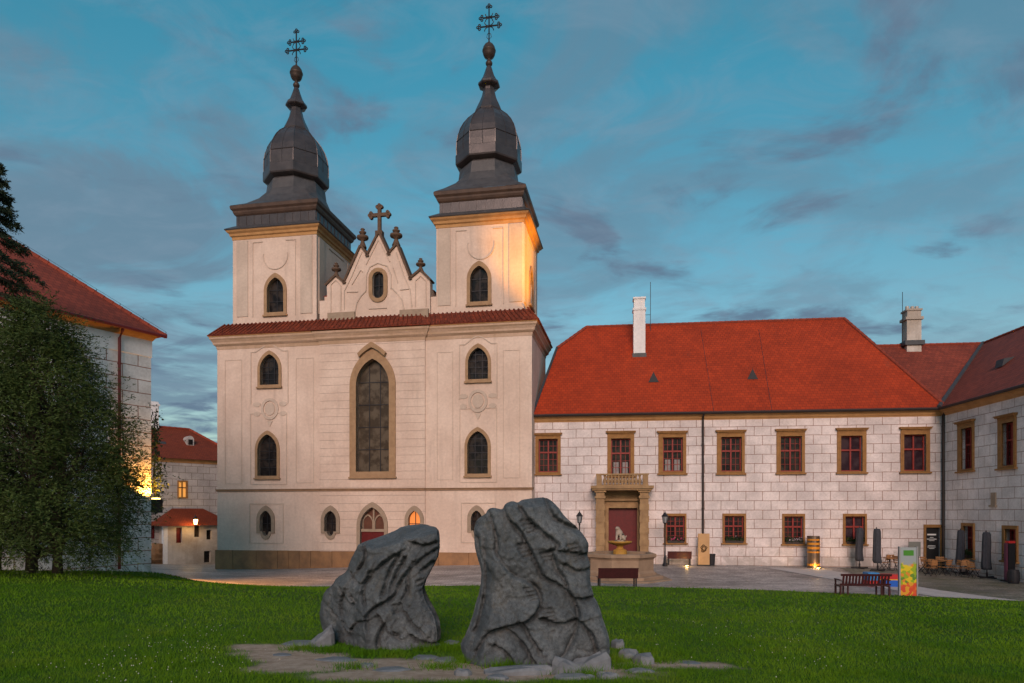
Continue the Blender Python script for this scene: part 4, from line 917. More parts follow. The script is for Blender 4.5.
for x in ww: put_rect(x, wing)
e2 = MB(); vs = []
for o_, z in pr: vs += [WNG.P(.15, z - .004, o_), WNG.P(WNG_L, z - .004, o_)]
e2.add(vs, [(2 * i, 2 * i + 1, 2 * i + 3, 2 * i + 2) for i in range(len(pr) - 1)]); e2.build('eave_cornice', cornice_m, wing)
tube(MB(), [WNG.P(.35, PE + .12, .42), WNG.P(WNG_L, PE + .12, .42)], .085, 8).build('gutter', gutter_m, wing)
WZ = 14.75
k0 = WNG.P(.42, PE + .16, .42); k1 = WNG.P(WNG_L + .3, PE + .16, .42)
vt = (32.0, 46.4, WZ); rend = WNG.P(WNG_L + .3, WZ, -6.0); k2 = WNG.P(WNG_L + .3, PE + .16, -12.4)
lr = (20.5, 47.6, WZ); far = (40, 54, PE)
wr_ = MB()
ple = PAL.P(18, PE + .16, .2)
wr_.add([k0, k1, rend, vt], [(0, 1, 2, 3)]); 
wr_.add([ple, k0, vt, lr], [(0, 1, 2, 3)])
wr_.add([vt, rend, k2, (39, 52.5, PE)], [(0, 1, 2, 3)]); wr_.add([lr, vt, (39, 52.5, PE), (20, 54.5, PE)], [(0, 1, 2, 3)])
wr_.add([k1, k2, rend], [(0, 1, 2)])
wroof = wr_.build('roof', tile2_m, wing)
rd = MB(); ridge_row(lr, vt, rd, .11); ridge_row(vt, rend, rd, .11); rd.build('ridge_tiles', ridge_m, wroof)
tube(MB(), [Vector(k0) + Vector((0, 0, .06)), Vector(vt) + Vector((0, 0, .04))], .13, 6).build('valley_flashing', lead_m, wroof)
c_ = (W2(911.5, 46.6), 46.6); zt_ = EYE + (HY - 309.5) / FPX * 46.6; ch = MB()
box(ch, (*c_, (zt_ + 14) / 2 - .4), (.92, .8, zt_ - 14 - .8), R(-7)); box(ch, (*c_, zt_ - .7), (1.14, 1.0, .18), R(-7)); box(ch, (*c_, zt_ - .4), (.88, .8, .42), R(-7)); box(ch, (*c_, zt_ - .12), (1.02, .92, .12), R(-7))
for s in (-.3, .05, .35): tube(ch, [(c_[0] + s, c_[1], zt_ - .06), (c_[0] + s, c_[1], zt_ + .2)], .12, 8)
ch.build('chimney', old_white, wroof); box(MB(), (*c_, 14.75), (1.25, 1.1, .3), R(-7)).build('chimney_flashing', lead_m, wroof)
an = MB(); xa = W2(902.5, 46.6); tube(an, [(xa, 46.6, 14.6), (xa, 46.6, EYE + (HY - 292) / FPX * 46.6)], .02, 5); an.build('lightning_rod', iron_m, wroof)
# roof window on the wing slope and a small plaque on its wall
sw = MB(); p = Vector(k0).lerp(Vector(k1), .17).lerp(Vector(vt).lerp(Vector(rend), .17), .37); 
sw.add([p + Vector(q) for q in ((0, -.3, .06), (0, .3, .06), (.1, .3, .5), (.1, -.3, .5), (.75, .3, .62), (.75, -.3, .62))], [(0, 3, 2, 1), (3, 5, 4, 2), (0, 5, 3), (1, 2, 4)]); sw.build('roof_vent', lead_m, wroof)
u0, u1, z0, z1 = WNG.rect(991.5, 492.5, 996.5, 505); q = pbox(MB(), WNG, u0, u1, z0, z1, 0, .05); pbox(q, WNG, u0 - .06, u1 + .06, z0 - .1, z0, 0, .12); q.build('plaque', greystone, wing)

# ------------------------------------------------------------------ hall on the left
HAL = Plane((-15.85 - .5 * 26, 30 - .866 * 26), (-15.85, 30)); HL = HAL.L
hall = thing('corner_hall', 'white building with painted block pattern beside the conifers, red hipped roof above', 'building', (-16.5, 30.5, .5))
HZ = 11.0; bandz = HAL.at(151, 357.7)[1]
hw = MB(); panel(hw, HAL, rectloop(0, HL, -.2, bandz), [], .1)
hw.add([HAL.P(HL, -.8, 0), HAL.P(HL, -.8, -12), HAL.P(HL, bandz, -12), HAL.P(HL, bandz, 0), HAL.P(0, -.8, -12), HAL.P(0, bandz, -12)], [(0, 1, 2, 3), (1, 4, 5, 2)])
hw.build('wall', hall_w, hall)
tiers(MB(), HAL, (0, HL, -12, 0), [(.0, bandz), (.03, bandz + .01), (.03, HZ)]).build('frieze', white_w, hall)
tiers(MB(), HAL, (0, HL, -12, 0), [(.05, HZ - .2), (.08, HZ - .15), (.15, HZ - .05), (.2, HZ + .03)]).build('eave_cornice', cornice_m, hall)
rz = 16.6; rf = MB()
o_ = .42; A0, A1, A2, A3 = HAL.P(0 - o_, HZ + .05, o_), HAL.P(HL + o_, HZ + .05, o_), HAL.P(HL + o_, HZ + .05, -12 - o_), HAL.P(-o_, HZ + .05, -12 - o_)
Rr1, Rr0 = HAL.P(HL - 6, rz, -6), HAL.P(0, rz, -6)
rf.add([A0, A1, A2, A3, Rr0, Rr1], [(0, 1, 5, 4), (1, 2, 5), (2, 3, 4, 5), (3, 0, 4), (0, 3, 2, 1)]); hroof = rf.build('roof', tile2_m, hall)
rd = MB(); ridge_row(A1, Rr1, rd, .1, .4); ridge_row(Rr1, Rr0, rd, .1, .4); rd.build('ridge_tiles', ridge_m, hroof)
lw = MB(); pts = [Vector(A1).lerp(Vector(Rr1), k / 10) + Vector((0, 0, .2)) for k in range(11)]; tube(lw, pts, .006, 4)
for p in pts: tube(lw, [p, p - Vector((0, 0, .17))], .014, 4)
lw.build('lightning_cable', iron_m, hroof)
tube(MB(), [HAL.P(0, HZ + .02, .48), HAL.P(HL + .4, HZ + .02, .48)], .075, 8).build('gutter', redpipe_m, hall)
pipe(HAL, 119.5, HZ, .9, redpipe_m, hall, .14, .06)
q = HAL.rect(53, 356, 57, 400)
hwf = ring(MB(), HAL, rectloop(4.5, 5.8, 5.6, 7.6), rectloop(4.65, 5.65, 5.75, 7.45), 0, .08).build('window', frame_m, hall); MB().add([HAL.P(4.65, 5.75, .02), HAL.P(5.65, 5.75, .02), HAL.P(5.65, 7.45, .02), HAL.P(4.65, 7.45, .02)], [(0, 1, 2, 3)]).build('pane', glass_m, hwf)

# ------------------------------------------------------------------ house with porch between hall and church
HOU = Plane((W2(112, 53), 53), (W2(245, 60.6), 60.6)); 
house = thing('porch_house', 'small block painted house with walls greyed for shade, red roof and lean-to porch, between hall and church', 'house', HOU.P(6, -1.1))
GZ = -1.6; hz = HOU.at(185, 459.5)[1]
hw_ = [dict(o=HOU.rect(177.3, 480.5, 187.5, 498.3), i=HOU.rect(178.6, 482, 186.2, 497)), dict(o=HOU.rect(146.5, 521.5, 154, 538.5), i=HOU.rect(147.5, 523, 153, 537.5))]
hb_ = MB(); panel(hb_, HOU, rectloop(0, HOU.L, GZ, hz), [rectloop(*x['i']) for x in hw_], .2)
hb_.add([HOU.P(0, GZ, 0), HOU.P(0, GZ, -9), HOU.P(HOU.L, GZ, -9), HOU.P(HOU.L, GZ, 0), HOU.P(0, hz, 0), HOU.P(0, hz, -9), HOU.P(HOU.L, hz, -9), HOU.P(HOU.L, hz, 0)], [(1, 0, 4, 5), (2, 1, 5, 6), (3, 2, 6, 7)])
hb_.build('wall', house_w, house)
for k, x in enumerate(hw_):
    i0, i1, iz0, iz1 = x['i']; fr = ring(MB(), HOU, rectloop(*x['o']), rectloop(*x['i']), -.15, .05).build('window', frame_m if k == 0 else door_m, house)
    MB().add([HOU.P(i0, iz0, -.12), HOU.P(i1, iz0, -.12), HOU.P(i1, iz1, -.12), HOU.P(i0, iz1, -.12)], [(0, 1, 2, 3)]).build('pane', lit2_m if k == 0 else door_m, fr)
    sm = MB(); um = (i0 + i1) / 2; zm = iz0 + (iz1 - iz0) * .62; pbox(sm, HOU, um - .04, um + .04, iz0, iz1, -.12, -.05); pbox(sm, HOU, i0, i1, zm - .04, zm + .04, -.12, -.045); sm.build('sash', gutter_m, fr)
tiers(MB(), HOU, (0, HOU.L, -9, 0), [(.02, hz - .3), (.06, hz - .2), (.2, hz + .05)]).build('eave_cornice', cornice_m, house)
rzt = HOU.at(170, 427.5, -4.2)[1]; ue = HOU.at(190, 428, -4.2)[0]
a0, a1, a2, a3 = HOU.P(-.3, hz + .02, .4), HOU.P(HOU.L + .3, hz + .02, .4), HOU.P(HOU.L + .3, hz + .02, -9.3), HOU.P(-.3, hz + .02, -9.3)
r0, r1 = HOU.P(-.3, rzt, -4.4), HOU.P(ue, rzt, -4.4)
hr = MB().add([a0, a1, a2, a3, r0, r1], [(0, 1, 5, 4), (1, 2, 5), (2, 3, 4, 5), (3, 0, 4), (0, 3, 2, 1)]).build('roof', tile3_m, house)
rd = MB(); ridge_row(r0, r1, rd, .12); ridge_row(a1, r1, rd, .12); rd.build('ridge_tiles', ridge_m, hr)
u_, z_ = HOU.at(189.3, 446, -2); dmr = MB(); lp = [(u_ - .3, z_ - .1), (u_ + .3, z_ - .1), (u_ + .3, z_ + .6), (u_ + .2, z_ + .8), (u_, z_ + .88), (u_ - .2, z_ + .8), (u_ - .3, z_ + .6)]; slab(dmr, HOU, lp, -2.6, -1.75); DM = dmr.build('dormer', house_w, hr)
pbox(MB(), HOU, u_ - .18, u_ + .18, z_ + .1, z_ + .55, -1.75, -1.72).build('dormer_pane', glass_m, hr)
u_, z_ = HOU.at(162, 444, -1.9); MB().add([HOU.P(u_ - .28, z_ - .2, -1.5), HOU.P(u_ + .28, z_ - .2, -1.5), HOU.P(u_ + .28, z_ + .22, -1.9), HOU.P(u_ - .28, z_ + .22, -1.9), HOU.P(u_ - .28, z_ + .05, -2.3), HOU.P(u_ + .28, z_ + .05, -2.3)], [(0, 1, 2, 3), (3, 2, 5, 4), (0, 3, 4), (1, 5, 2)]).build('roof_window', lead_m, hr)
ch = MB(); uc_, zc_ = HOU.at(153.5, 402, -4.4); pbox(ch, HOU, uc_ - .35, uc_ + .3, rzt - 1, zc_ - .35, -4.7, -4.0); pbox(ch, HOU, uc_ - .43, uc_ + .38, zc_ - .35, zc_ - .2, -4.78, -3.92); pbox(ch, HOU, uc_ - .33, uc_ + .28, zc_ - .2, zc_, -4.68, -4.02); ch.build('chimney', white_w, hr)
# porch
PP = 2.0
pu0, pu1 = HOU.at(168, 540, PP)[0], HOU.at(230, 540, PP)[0]; pzt = HOU.at(195, 525.5, PP)[1]
holes = [HOU.rect(176.2, 527.5, 182, 543, PP), HOU.rect(194.3, 526, 200, 537, PP), HOU.rect(206.5, 530, 211.5, 539.5, PP), HOU.rect(204, 551, 210.5, 562.5, PP)]
pp = MB(); panel(pp, HOU, rectloop(pu0, pu1, GZ, pzt), [rectloop(*q) for q in holes], .3, w=PP)
pp.add([HOU.P(pu0, GZ, PP), HOU.P(pu0, GZ, 0), HOU.P(pu0, pzt, 0), HOU.P(pu0, pzt, PP)], [(1, 0, 3, 2)]); porch = pp.build('porch', old_white, house)
for q in holes: MB().add([HOU.P(q[0], q[2], PP - .25), HOU.P(q[1], q[2], PP - .25), HOU.P(q[1], q[3], PP - .25), HOU.P(q[0], q[3], PP - .25)], [(0, 1, 2, 3)]).build('opening', door_m if q is holes[0] else glass_m, porch)
zt_ = HOU.at(185, 508.5, .3)[1]; pa = HOU.at(157.5, 525, PP + .3)[0]; pb = pu1 + .4; ta, tb = HOU.at(172, 509, .3)[0], HOU.at(203, 509, .3)[0]
MB().add([HOU.P(pa, pzt, PP + .4), HOU.P(pb, pzt, PP + .4), HOU.P(pb, pzt, 0), HOU.P(pa, pzt, 0), HOU.P(ta, zt_, .3), HOU.P(tb, zt_, .3)], [(0, 1, 5, 4), (1, 2, 5), (2, 3, 4, 5), (3, 0, 4), (0, 3, 2, 1)]).build('porch_roof', tile3_m, porch)
up_ = HOU.at(160, 545, PP)[0]
pst = pbox(MB(), HOU, pu0 - .35, pu0 - .02, GZ, pzt, PP - .35, PP + .02); pst.build('pillar', white_w, porch)
stp = MB()
for k in range(5): pbox(stp, HOU, pu0 - 1.9 + k * .32, pu0 - .36, GZ + k * .42, GZ + (k + 1) * .42 + .3, .3, PP - .1)
stp.build('steps', plinth_m, porch)
lo_ = HOU.at(195, 521, PP + .55)

def lantern(mb_frame, mb_glass, x, y, z, s=1.0):
    lathe(mb_frame, (x, y), [(.04 * s, z - .05 * s), (.11 * s, z), (.12 * s, z + .02 * s)], 6); lathe(mb_glass, (x, y), [(.105 * s, z + .022 * s), (.165 * s, z + .37 * s)], 6)
    lathe(mb_frame, (x, y), [(.20 * s, z + .375 * s), (.205 * s, z + .40 * s), (.10 * s, z + .52 * s), (.09 * s, z + .56 * s), (.03 * s, z + .62 * s), (.015 * s, z + .72 * s)], 6)
    for k in range(6):
        a_ = k * math.pi / 3; tube(mb_frame, [(x + .108 * s * math.cos(a_), y + .108 * s * math.sin(a_), z), (x + .17 * s * math.cos(a_), y + .17 * s * math.sin(a_), z + .38 * s)], .012 * s, 4)
p = HOU.P(lo_[0], lo_[1] - .3, PP + .65); wl = thing('wall_lantern', 'glowing lantern hanging under the porch eave of the porch house', 'lantern', p)
f, g_ = MB(), MB(); lantern(f, g_, p[0], p[1], p[2], 1.15); tube(f, [(p[0], p[1], p[2] + .75), HOU.P(lo_[0], lo_[1] + .5, PP + .3)], .025, 5); f.build('bracket', iron_m, wl); g_.build('lantern_glass', lampon_m, wl)
def lamp(name, loc, energy, col=(1, .55, .18), size=.12, spot=None, aim=None, blend=.6, parent=None):
    d = bpy.data.lights.new(name, 'SPOT' if spot else 'POINT'); d.energy = energy; d.color = col; d.shadow_soft_size = size
    o = bpy.data.objects.new(name, d); COL.objects.link(o); o.location = loc
    if spot: d.spot_size = R(spot); d.spot_blend = blend; o.rotation_euler = (Vector(loc) - Vector(aim)).to_track_quat('Z', 'Y').to_euler()
    return o
lamp('lantern_light', (p[0] - .1, p[1] - .45, p[2] + .1), 55, size=.2)

# floodlight on the hall corner
fl = Vector((-15.80, 30.02, EYE + (HY - 506) / FPX * 30)); fd = thing('floodlight', 'black box floodlight bracketed to the corner of the white hall, glowing orange', 'floodlight', fl)
m_ = MB(); box(m_, fl + Vector((.12, .1, .0)), (.42, .3, .6), R(-25)); m_.build('housing', black_m, fd)
m_ = MB(); box(m_, fl + Vector((.1, .1, .33)), (.3, .2, .05), R(-25)); m_.build('lens', spoton_m, fd)
tube(MB(), [fl + Vector((-.3, -.05, -.35)), fl + Vector((.1, .1, -.35)), fl + Vector((.12, .1, -.3))], .03, 6).build('bracket', black_m, fd)
fo = Vector((-15.68, 29.62, fl.z + .30))
lamp('flood_up_light', fo, 620, (1, .40, .05), .05, 130, fo + Vector((-.12, .12, 2.2)), .6)
lamp('flood_court_light', fl + Vector((.45, .1, .1)), 2600, (1, .42, .08), .1, 70, (-13.2, 33.6, -.3), .9)

# ------------------------------------------------------------------ ivy on the hall corner
leaf_ivy = mat('ivy leaves', (.03, .05, .015), .7, (.015, .028, .01), 4)
def leaf_cloud(centers, dirs, L, Wd, jitter=.4):
    n = len(centers); d = dirs + rng.normal(0, jitter, (n, 3)); d /= np.linalg.norm(d, axis=1)[:, None]; s = np.cross(d, rng.normal(0, 1, (n, 3))); s /= np.linalg.norm(s, axis=1)[:, None] + 1e-9
    l = L * rng.uniform(.6, 1.3, (n, 1)); w_ = Wd * rng.uniform(.7, 1.3, (n, 1))
    V = np.stack([centers, centers + d * l * .5 + s * w_ / 2, centers + d * l, centers + d * l * .5 - s * w_ / 2], 1).reshape(-1, 3); return V, np.arange(n * 4).reshape(-1, 4)
iv = thing('ivy', 'straggling dark ivy hanging beside the lit corner of the hall', 'climbing plant', (-15.8, 30.16, 3.6))
stem = MB(); pts = [(-15.80 + .04 * math.sin(k * 1.3), 30.16 + .01 * k, 3.6 + k * .39) for k in range(12)]; tube(stem, pts, [.05 - .003 * k for k in range(12)], 6); stem.build('stem', gutter_m, iv)
pc = []
for k in range(620):
    t_ = rng.uniform(0, 11); i = int(t_); q = np.array(pts[min(i, 11)]) + rng.normal(0, 1, 3) * np.array([.1, .1, .3]); 
    if 2.2 < t_ < 5.5: q += np.array([.32, 0, 0]) * rng.random()
    pc.append(q)
V_, F_ = leaf_cloud(np.array(pc), np.tile(np.array([.3, -.2, -.8]), (len(pc), 1)), .15, .09, .7); fast_mesh('foliage', V_, F_, leaf_ivy, iv)

# ------------------------------------------------------------------ courtyard furniture
def gx(px, Y): return (px - CX) / FPX * Y
def at_ground(px, Y): x = gx(px, Y); return Vector((x, Y, h(x, Y) + .012))

# fountain
fc = at_ground(620, 33.9); fc.z = 0; FZ = h(fc.x, fc.y) - .27
fo_ = thing('fountain', 'stone fountain with octagonal basin, ochre bowl and carved seated figure before the portal', 'fountain', (fc.x, fc.y, FZ))
OC = math.pi / 8
def oct_ring(name, r0, r1, z0, z1, m):
    lathe(MB(), (fc.x, fc.y), [(r1, z0), (r1, z1), (r0, z1), (r0, z0)], 8, OC, False).build(name, m, fo_)
lathe(MB(), (fc.x, fc.y), [(2.55, FZ - .2), (2.55, FZ + .30), (2.51, FZ + .33)], 8, OC).build('step', fount_m, fo_)
lathe(MB(), (fc.x, fc.y), [(2.12, FZ + .2), (2.12, FZ + .46), (2.08, FZ + .49)], 8, OC).build('step', fount_m, fo_)
lathe(MB(), (fc.x, fc.y), [(1.78, FZ + .47), (1.78, FZ + .62), (1.70, FZ + .68), (1.66, FZ + .74), (1.66, FZ + 1.26), (1.72, FZ + 1.34), (1.80, FZ + 1.38), (1.80, FZ + 1.52), (1.74, FZ + 1.55), (1.5, FZ + 1.55), (1.5, FZ + 1.2)], 8, OC, False).build('basin', fount_m, fo_)
water_m = mat('basin water', (.012, .02, .02), .04, spec=.5); lathe(MB(), (fc.x, fc.y), [(1.51, FZ + 1.28), (1.51, FZ + 1.3)], 8, OC).build('water', water_m, fo_)
B0 = FZ + 1.26
lathe(MB(), (fc.x, fc.y), [(.34, B0), (.34, B0 + .40), (.3, B0 + .44), (.2, B0 + .48), (.15, B0 + .56), (.17, B0 + .62), (.26, B0 + .68)], 16).build('pedestal', gold_m, fo_, smooth=False)
bw = MB(); n_ = 32; prof = [(.25, B0 + .66), (.38, B0 + .70), (.5, B0 + .75), (.56, B0 + .79), (.58, B0 + .81), (.58, B0 + .86), (.55, B0 + .87), (.48, B0 + .82), (.15, B0 + .8)]
lathe(bw, (fc.x, fc.y), prof, n_); bw.v = [(fc.x + (v[0] - fc.x) * (1 + .035 * math.cos(16 * math.atan2(v[1] - fc.y, v[0] - fc.x))), fc.y + (v[1] - fc.y) * (1 + .035 * math.cos(16 * math.atan2(v[1] - fc.y, v[0] - fc.x))), v[2]) for v in bw.v]; bw.build('bowl', gold_m, fo_, smooth=True)
def skin_obj(name, joints, edges, m, parent, sub=2):
    off = rootloc(parent); me = bpy.data.meshes.new(name); me.from_pydata([Vector(j[:3]) - off for j in joints], edges, []); me.materials.append(m)
    o = bpy.data.objects.new(name, me); COL.objects.link(o); o.parent = parent
    o.modifiers.new('skin', 'SKIN').use_smooth_shade = True
    for i, j in enumerate(joints): me.skin_vertices[0].data[i].radius = (j[3], j[3]); me.skin_vertices[0].data[i].use_root = i == 0
    s = o.modifiers.new('sub', 'SUBSURF'); s.levels = s.render_levels = sub; return o
S0 = B0 + .82; q = lambda x, y, z, r_: (fc.x - .05 + x * .95, fc.y + y * .95, S0 + z * .82, r_ * .9)
lathe(MB(), (fc.x, fc.y), [(.26, S0 - .03), (.28, S0 + .05), (.24, S0 + .1)], 12).build('figure_base', pale_m, fo_)
skin_obj('carved_lion', [q(.1, 0, .3, .19), q(0, -.04, .55, .18), q(-.06, -.08, .72, .14), q(-.1, -.12, .86, .145), q(-.16, -.24, .83, .09), q(-.14, -.2, .45, .08), q(-.16, -.24, .2, .06), q(-.18, -.32, .12, .055), q(.06, -.22, .45, .08), q(.04, -.26, .2, .06), q(.02, -.34, .12, .055), q(.26, -.16, .2, .11), q(.24, -.3, .12, .06), q(.32, .1, .18, .05), q(.4, .02, .4, .035)],
         [(0, 1), (1, 2), (2, 3), (3, 4), (1, 5), (5, 6), (6, 7), (1, 8), (8, 9), (9, 10), (0, 11), (11, 12), (0, 13), (13, 14)], pale_m, fo_, 1)

# benches: a plain board-backed one and a slatted one with arms; both show their backs
def bench(name, label, loc, rz, L=1.75, solid=True, seat_front=1):
    t_ = thing(name, label, 'bench', (0, 0, 0), 'dark red benches')
    b_ = MB()
    if solid: box(b_, (0, -.27, .62), (L, .035, .44)); box(b_, (0, -.27, .845), (L + .02, .05, .03))
    else:
        for k in range(15): box(b_, (-L / 2 + .1 + k * (L - .2) / 14, -.27, .64), (.07, .022, .34))
        box(b_, (0, -.27, .84), (L, .05, .08)); box(b_, (0, -.27, .49), (L, .045, .06))
    b_.v = [(x, y - (z - .45) * .22, z) for x, y, z in b_.v]; b_.build('backrest', benchred_m, t_)
    s_ = MB()
    for k in range(5): box(s_, (0, -.2 + k * .105, .43), (L, .09, .03))
    s_.build('seat', benchred_m, t_)
    for s in (-1, 1):
        g_ = MB(); x = s * (L / 2 - (.08 if solid else .03))
        box(g_, (x, -.24, .21), (.06, .06, .42)); box(g_, (x, .22, .21), (.06, .06, .42)); box(g_, (x, 0, .40), (.05, .46, .03)); g_.build('leg', benchred_m if not solid else black_m, t_)
        if not solid:
            a_ = MB(); box(a_, (x, 0, .64), (.07, .56, .035)); box(a_, (x, .22, .53), (.05, .05, .2)); a_.build('armrest', benchred_m, t_)
            l2 = MB(); x2 = s * (L / 2 - .3); box(l2, (x2, -.22, .21), (.05, .05, .42)); box(l2, (x2, .2, .21), (.05, .05, .42)); l2.build('leg', benchred_m, t_)
    t_.location = loc; t_.rotation_euler.z = rz; return t_
bench('bench', 'dark red board-backed bench on the lawn edge in front of the fountain', at_ground(617, 29.9), R(1), 1.74)
bench('bench', 'dark red bench against the palace wall beneath the flowered window', at_ground(679, 42.3), R(-7), 1.45)
bench('bench', 'dark red slatted bench with armrests at the lawn edge near the colourful sign', at_ground(862, 25.4), R(-4), 1.8, False)

# street lamps
def street_lamp(label, loc):
    t_ = thing('street_lamp', label, 'street lamp', (0, 0, 0), 'black lantern posts by the portal'); f, g_ = MB(), MB()
    lathe(f, (0, 0), [(.16, 0), (.16, .12), (.11, .2), (.09, .5), (.06, .62), (.045, .7), (.038, 2.45), (.07, 2.5), (.03, 2.56)], 10); f.build('post', iron_m, t_)
    f = MB(); lantern(f, g_, 0, 0, 2.6, 1.05); hd = f.build('lantern', iron_m, t_); g_.build('lantern_glass', lampglass_m, hd); t_.location = loc; return t_
p_ = at_ground(665, 41.2); L0 = street_lamp('black lantern post standing before the flowered ground floor window', p_)
p_ = at_ground(579.5, 41.6); dup(L0, p_, 'black lantern post left of the portal, partly hidden by the carved stone')

# info panel, bins, pillar, floor lights
p_ = at_ground(703.7, 42.0); t_ = thing('info_panel', 'sandy upright information slab with a dark emblem beside the drainpipe', 'information panel', p_)
m_ = MB(); box(m_, p_ + Vector((0, 0, .98)), (.68, .16, 1.96), R(-8)); m_.build('slab', stele_m, t_)
m_ = MB(); ca = Vector((math.sin(R(-8)), -math.cos(R(-8)), 0)); tx = Vector((math.cos(R(-8)), math.sin(R(-8)), 0))
c0 = p_ + Vector((0, 0, 1.05)) + ca * .085
for r_, a0 in ((.16, 0), (.1, .5)):
    pts = [c0 + tx * (r_ * (1 + .25 * math.sin(5 * a)) * math.cos(a + a0)) + Vector((0, 0, 1)) * (r_ * 1.25 * (1 + .2 * math.cos(3 * a)) * math.sin(a + a0)) for a in np.linspace(0, 2 * math.pi, 21)]; tube(m_, pts, .035, 5)
m_.build('emblem', mat('dark bronze', (.10, .055, .02), .5), t_)
m_ = MB(); box(m_, p_ + Vector((0, 0, .02)), (.8, .3, .06), R(-8)); m_.build('foot', black_m, t_)
p_ = at_ground(711.5, 42.2); t_ = thing('litter_bin', 'small black bin beside the sandy information slab', 'bin', p_); m_ = MB(); lathe(m_, p_[:2], [(.19, p_.z), (.22, p_.z + .62), (.24, p_.z + .64), (.24, p_.z + .70), (.2, p_.z + .70), (.18, p_.z + .3)], 16); m_.build('body', bin_m, t_)
# brass pillar
p_ = at_ground(813.5, 41.0); t_ = thing('metal_pillar', 'brown metal pillar with painted amber reflections by the palace wall', 'pillar', p_)
steel_m = mat('brown satin metal', (.26, .19, .14), .32, (.18, .13, .10), 2, metal=.8); amber_m = mat('amber band', (.62, .26, .03), .4, (.45, .17, .02), 5)
lathe(MB(), p_[:2], [(.36, p_.z), (.36, p_.z + 1.88), (.33, p_.z + 1.9)], 20).build('shaft', steel_m, t_)
for z, hh_ in ((.12, .12), (.88, .10), (1.1, .16), (1.36, .14), (1.62, .1)): lathe(MB(), p_[:2], [(.368, p_.z + z), (.372, p_.z + z + hh_)], 20).build('painted_reflection', amber_m, t_)  # orange reflections on the shaft, painted as coloured rings
def floor_light(px, Y, label, e=14):
    p = at_ground(px, Y); t_ = thing('floor_spotlight', label, 'floor spotlight', p, 'spotlights sunk in the paving'); lathe(MB(), p[:2], [(.14, p.z - .02), (.14, p.z + .03), (.1, p.z + .035)], 14).build('rim', steel_m, t_); lathe(MB(), p[:2], [(.098, p.z + .02), (.098, p.z + .037)], 14).build('lens', spoton_m, t_)
    lamp('floor_spot_light', (p.x, p.y + .02, p.z + .12), e, (1, .58, .18), .05)
floor_light(687, 41.3, 'small glowing spotlight in the paving near the wall bench'); floor_light(818, 40.2, 'small glowing spotlight in the paving at the foot of the metal pillar', 22)
# floodlight lighting the right tower, its low fixture behind the fruit sign is guessed
p_ = at_ground(909.5, 27.0); t_ = thing('floodlight', 'low black floodlight on the paving behind the fruit sign', 'floodlight', p_); m_ = MB(); box(m_, p_ + Vector((0, 0, .3)), (.3, .26, .26), R(40)); m_.build('housing', black_m, t_); m_ = MB(); box(m_, p_ + Vector((-.03, .02, .462)), (.22, .18, .06), R(40)); m_.build('lens', spoton_m, t_); m_ = MB(); box(m_, p_ + Vector((0, 0, .07)), (.3, .12, .14), R(20)); m_.build('bracket', black_m, t_)
lamp('tower_flood', p_ + Vector((-.05, .05, .7)), 85000, (1, .40, .015), .12, 11.5, (2.3, 42.9, 17.9), .9)

# advertising sign
m, t, b, c = new('fruit advert print', .35, .5); p = c.outputs['Object']; s_ = t.nodes.new('ShaderNodeSeparateXYZ'); t.links.new(p, s_.inputs[0])
v = t.nodes.new('ShaderNodeTexVoronoi'); v.inputs['Scale'].default_value = 8.5; t.links.new(mapping(t, p, (1, .3, 1)), v.inputs[0]); sr = t.nodes.new('ShaderNodeSeparateColor'); t.links.new(v.outputs['Color'], sr.inputs[0])
def ramp(t, f, stops, interp='CONSTANT'):
    n = t.nodes.new('ShaderNodeValToRGB'); n.color_ramp.interpolation = interp; e = n.color_ramp.elements
    while len(e) < len(stops): e.new(.5)
    for i, (q, cc) in enumerate(stops): e[i].position = q; e[i].color = (*cc, 1)
    t.links.new(f, n.inputs[0]); return n.outputs[0]
low = ramp(t, sr.outputs[0], [(0, (.55, .06, .02)), (.4, (.62, .30, .02)), (.75, (.60, .09, .02))]); mid = ramp(t, sr.outputs[1], [(0, (.25, .36, .01)), (.45, (.62, .46, .01)), (.7, (.10, .22, .02)), (.9, (.62, .22, .02))])
wv = remap(t, noise(t, p, 3, 3), .3, .7, -.12, .12, False); zz_ = t.nodes.new('ShaderNodeMath'); zz_.operation = 'ADD'; t.links.new(s_.outputs[2], zz_.inputs[0]); t.links.new(wv, zz_.inputs[1])
col = node_mix(t, remap(t, zz_.outputs[0], .48, .52), low, mid); col = node_mix(t, remap(t, zz_.outputs[0], 1.2, 1.3), col, (.27, .31, .33)); t.links.new(col, b.inputs['Base Color'])
p_ = at_ground(908.5, 25.9); t_ = thing('advertising_sign', 'tall white sign printed with green, yellow and red fruit by the lawn', 'advertising sign', p_)
m_ = MB(); box(m_, p_ + Vector((-.02, 0, .95)), (.56, .10, 1.84), R(-8)); m_.build('printed_panel', MATS['fruit advert print'], t_)
m_ = MB(); 
for s in (-1, 1): box(m_, p_ + Vector((s * .31 * math.cos(R(-8)) - .02, s * .31 * math.sin(R(-8)), .95)), (.05, .13, 1.9), R(-8))
m_.build('frame', mat('pale metal', (.26, .26, .27), .45), t_)
m_ = MB(); box(m_, p_ + Vector((-.02, .0, 1.66)) + Vector((math.sin(R(-8)), -math.cos(R(-8)), 0)) * .053, (.36, .01, .2), R(-8)); m_.build('green_mark', mat('green print', (.05, .22, .02), .4), t_)
m_ = MB(); box(m_, p_ + Vector((0, 0, .02)), (.75, .5, .04), R(-8)); m_.build('foot', black_m, t_)

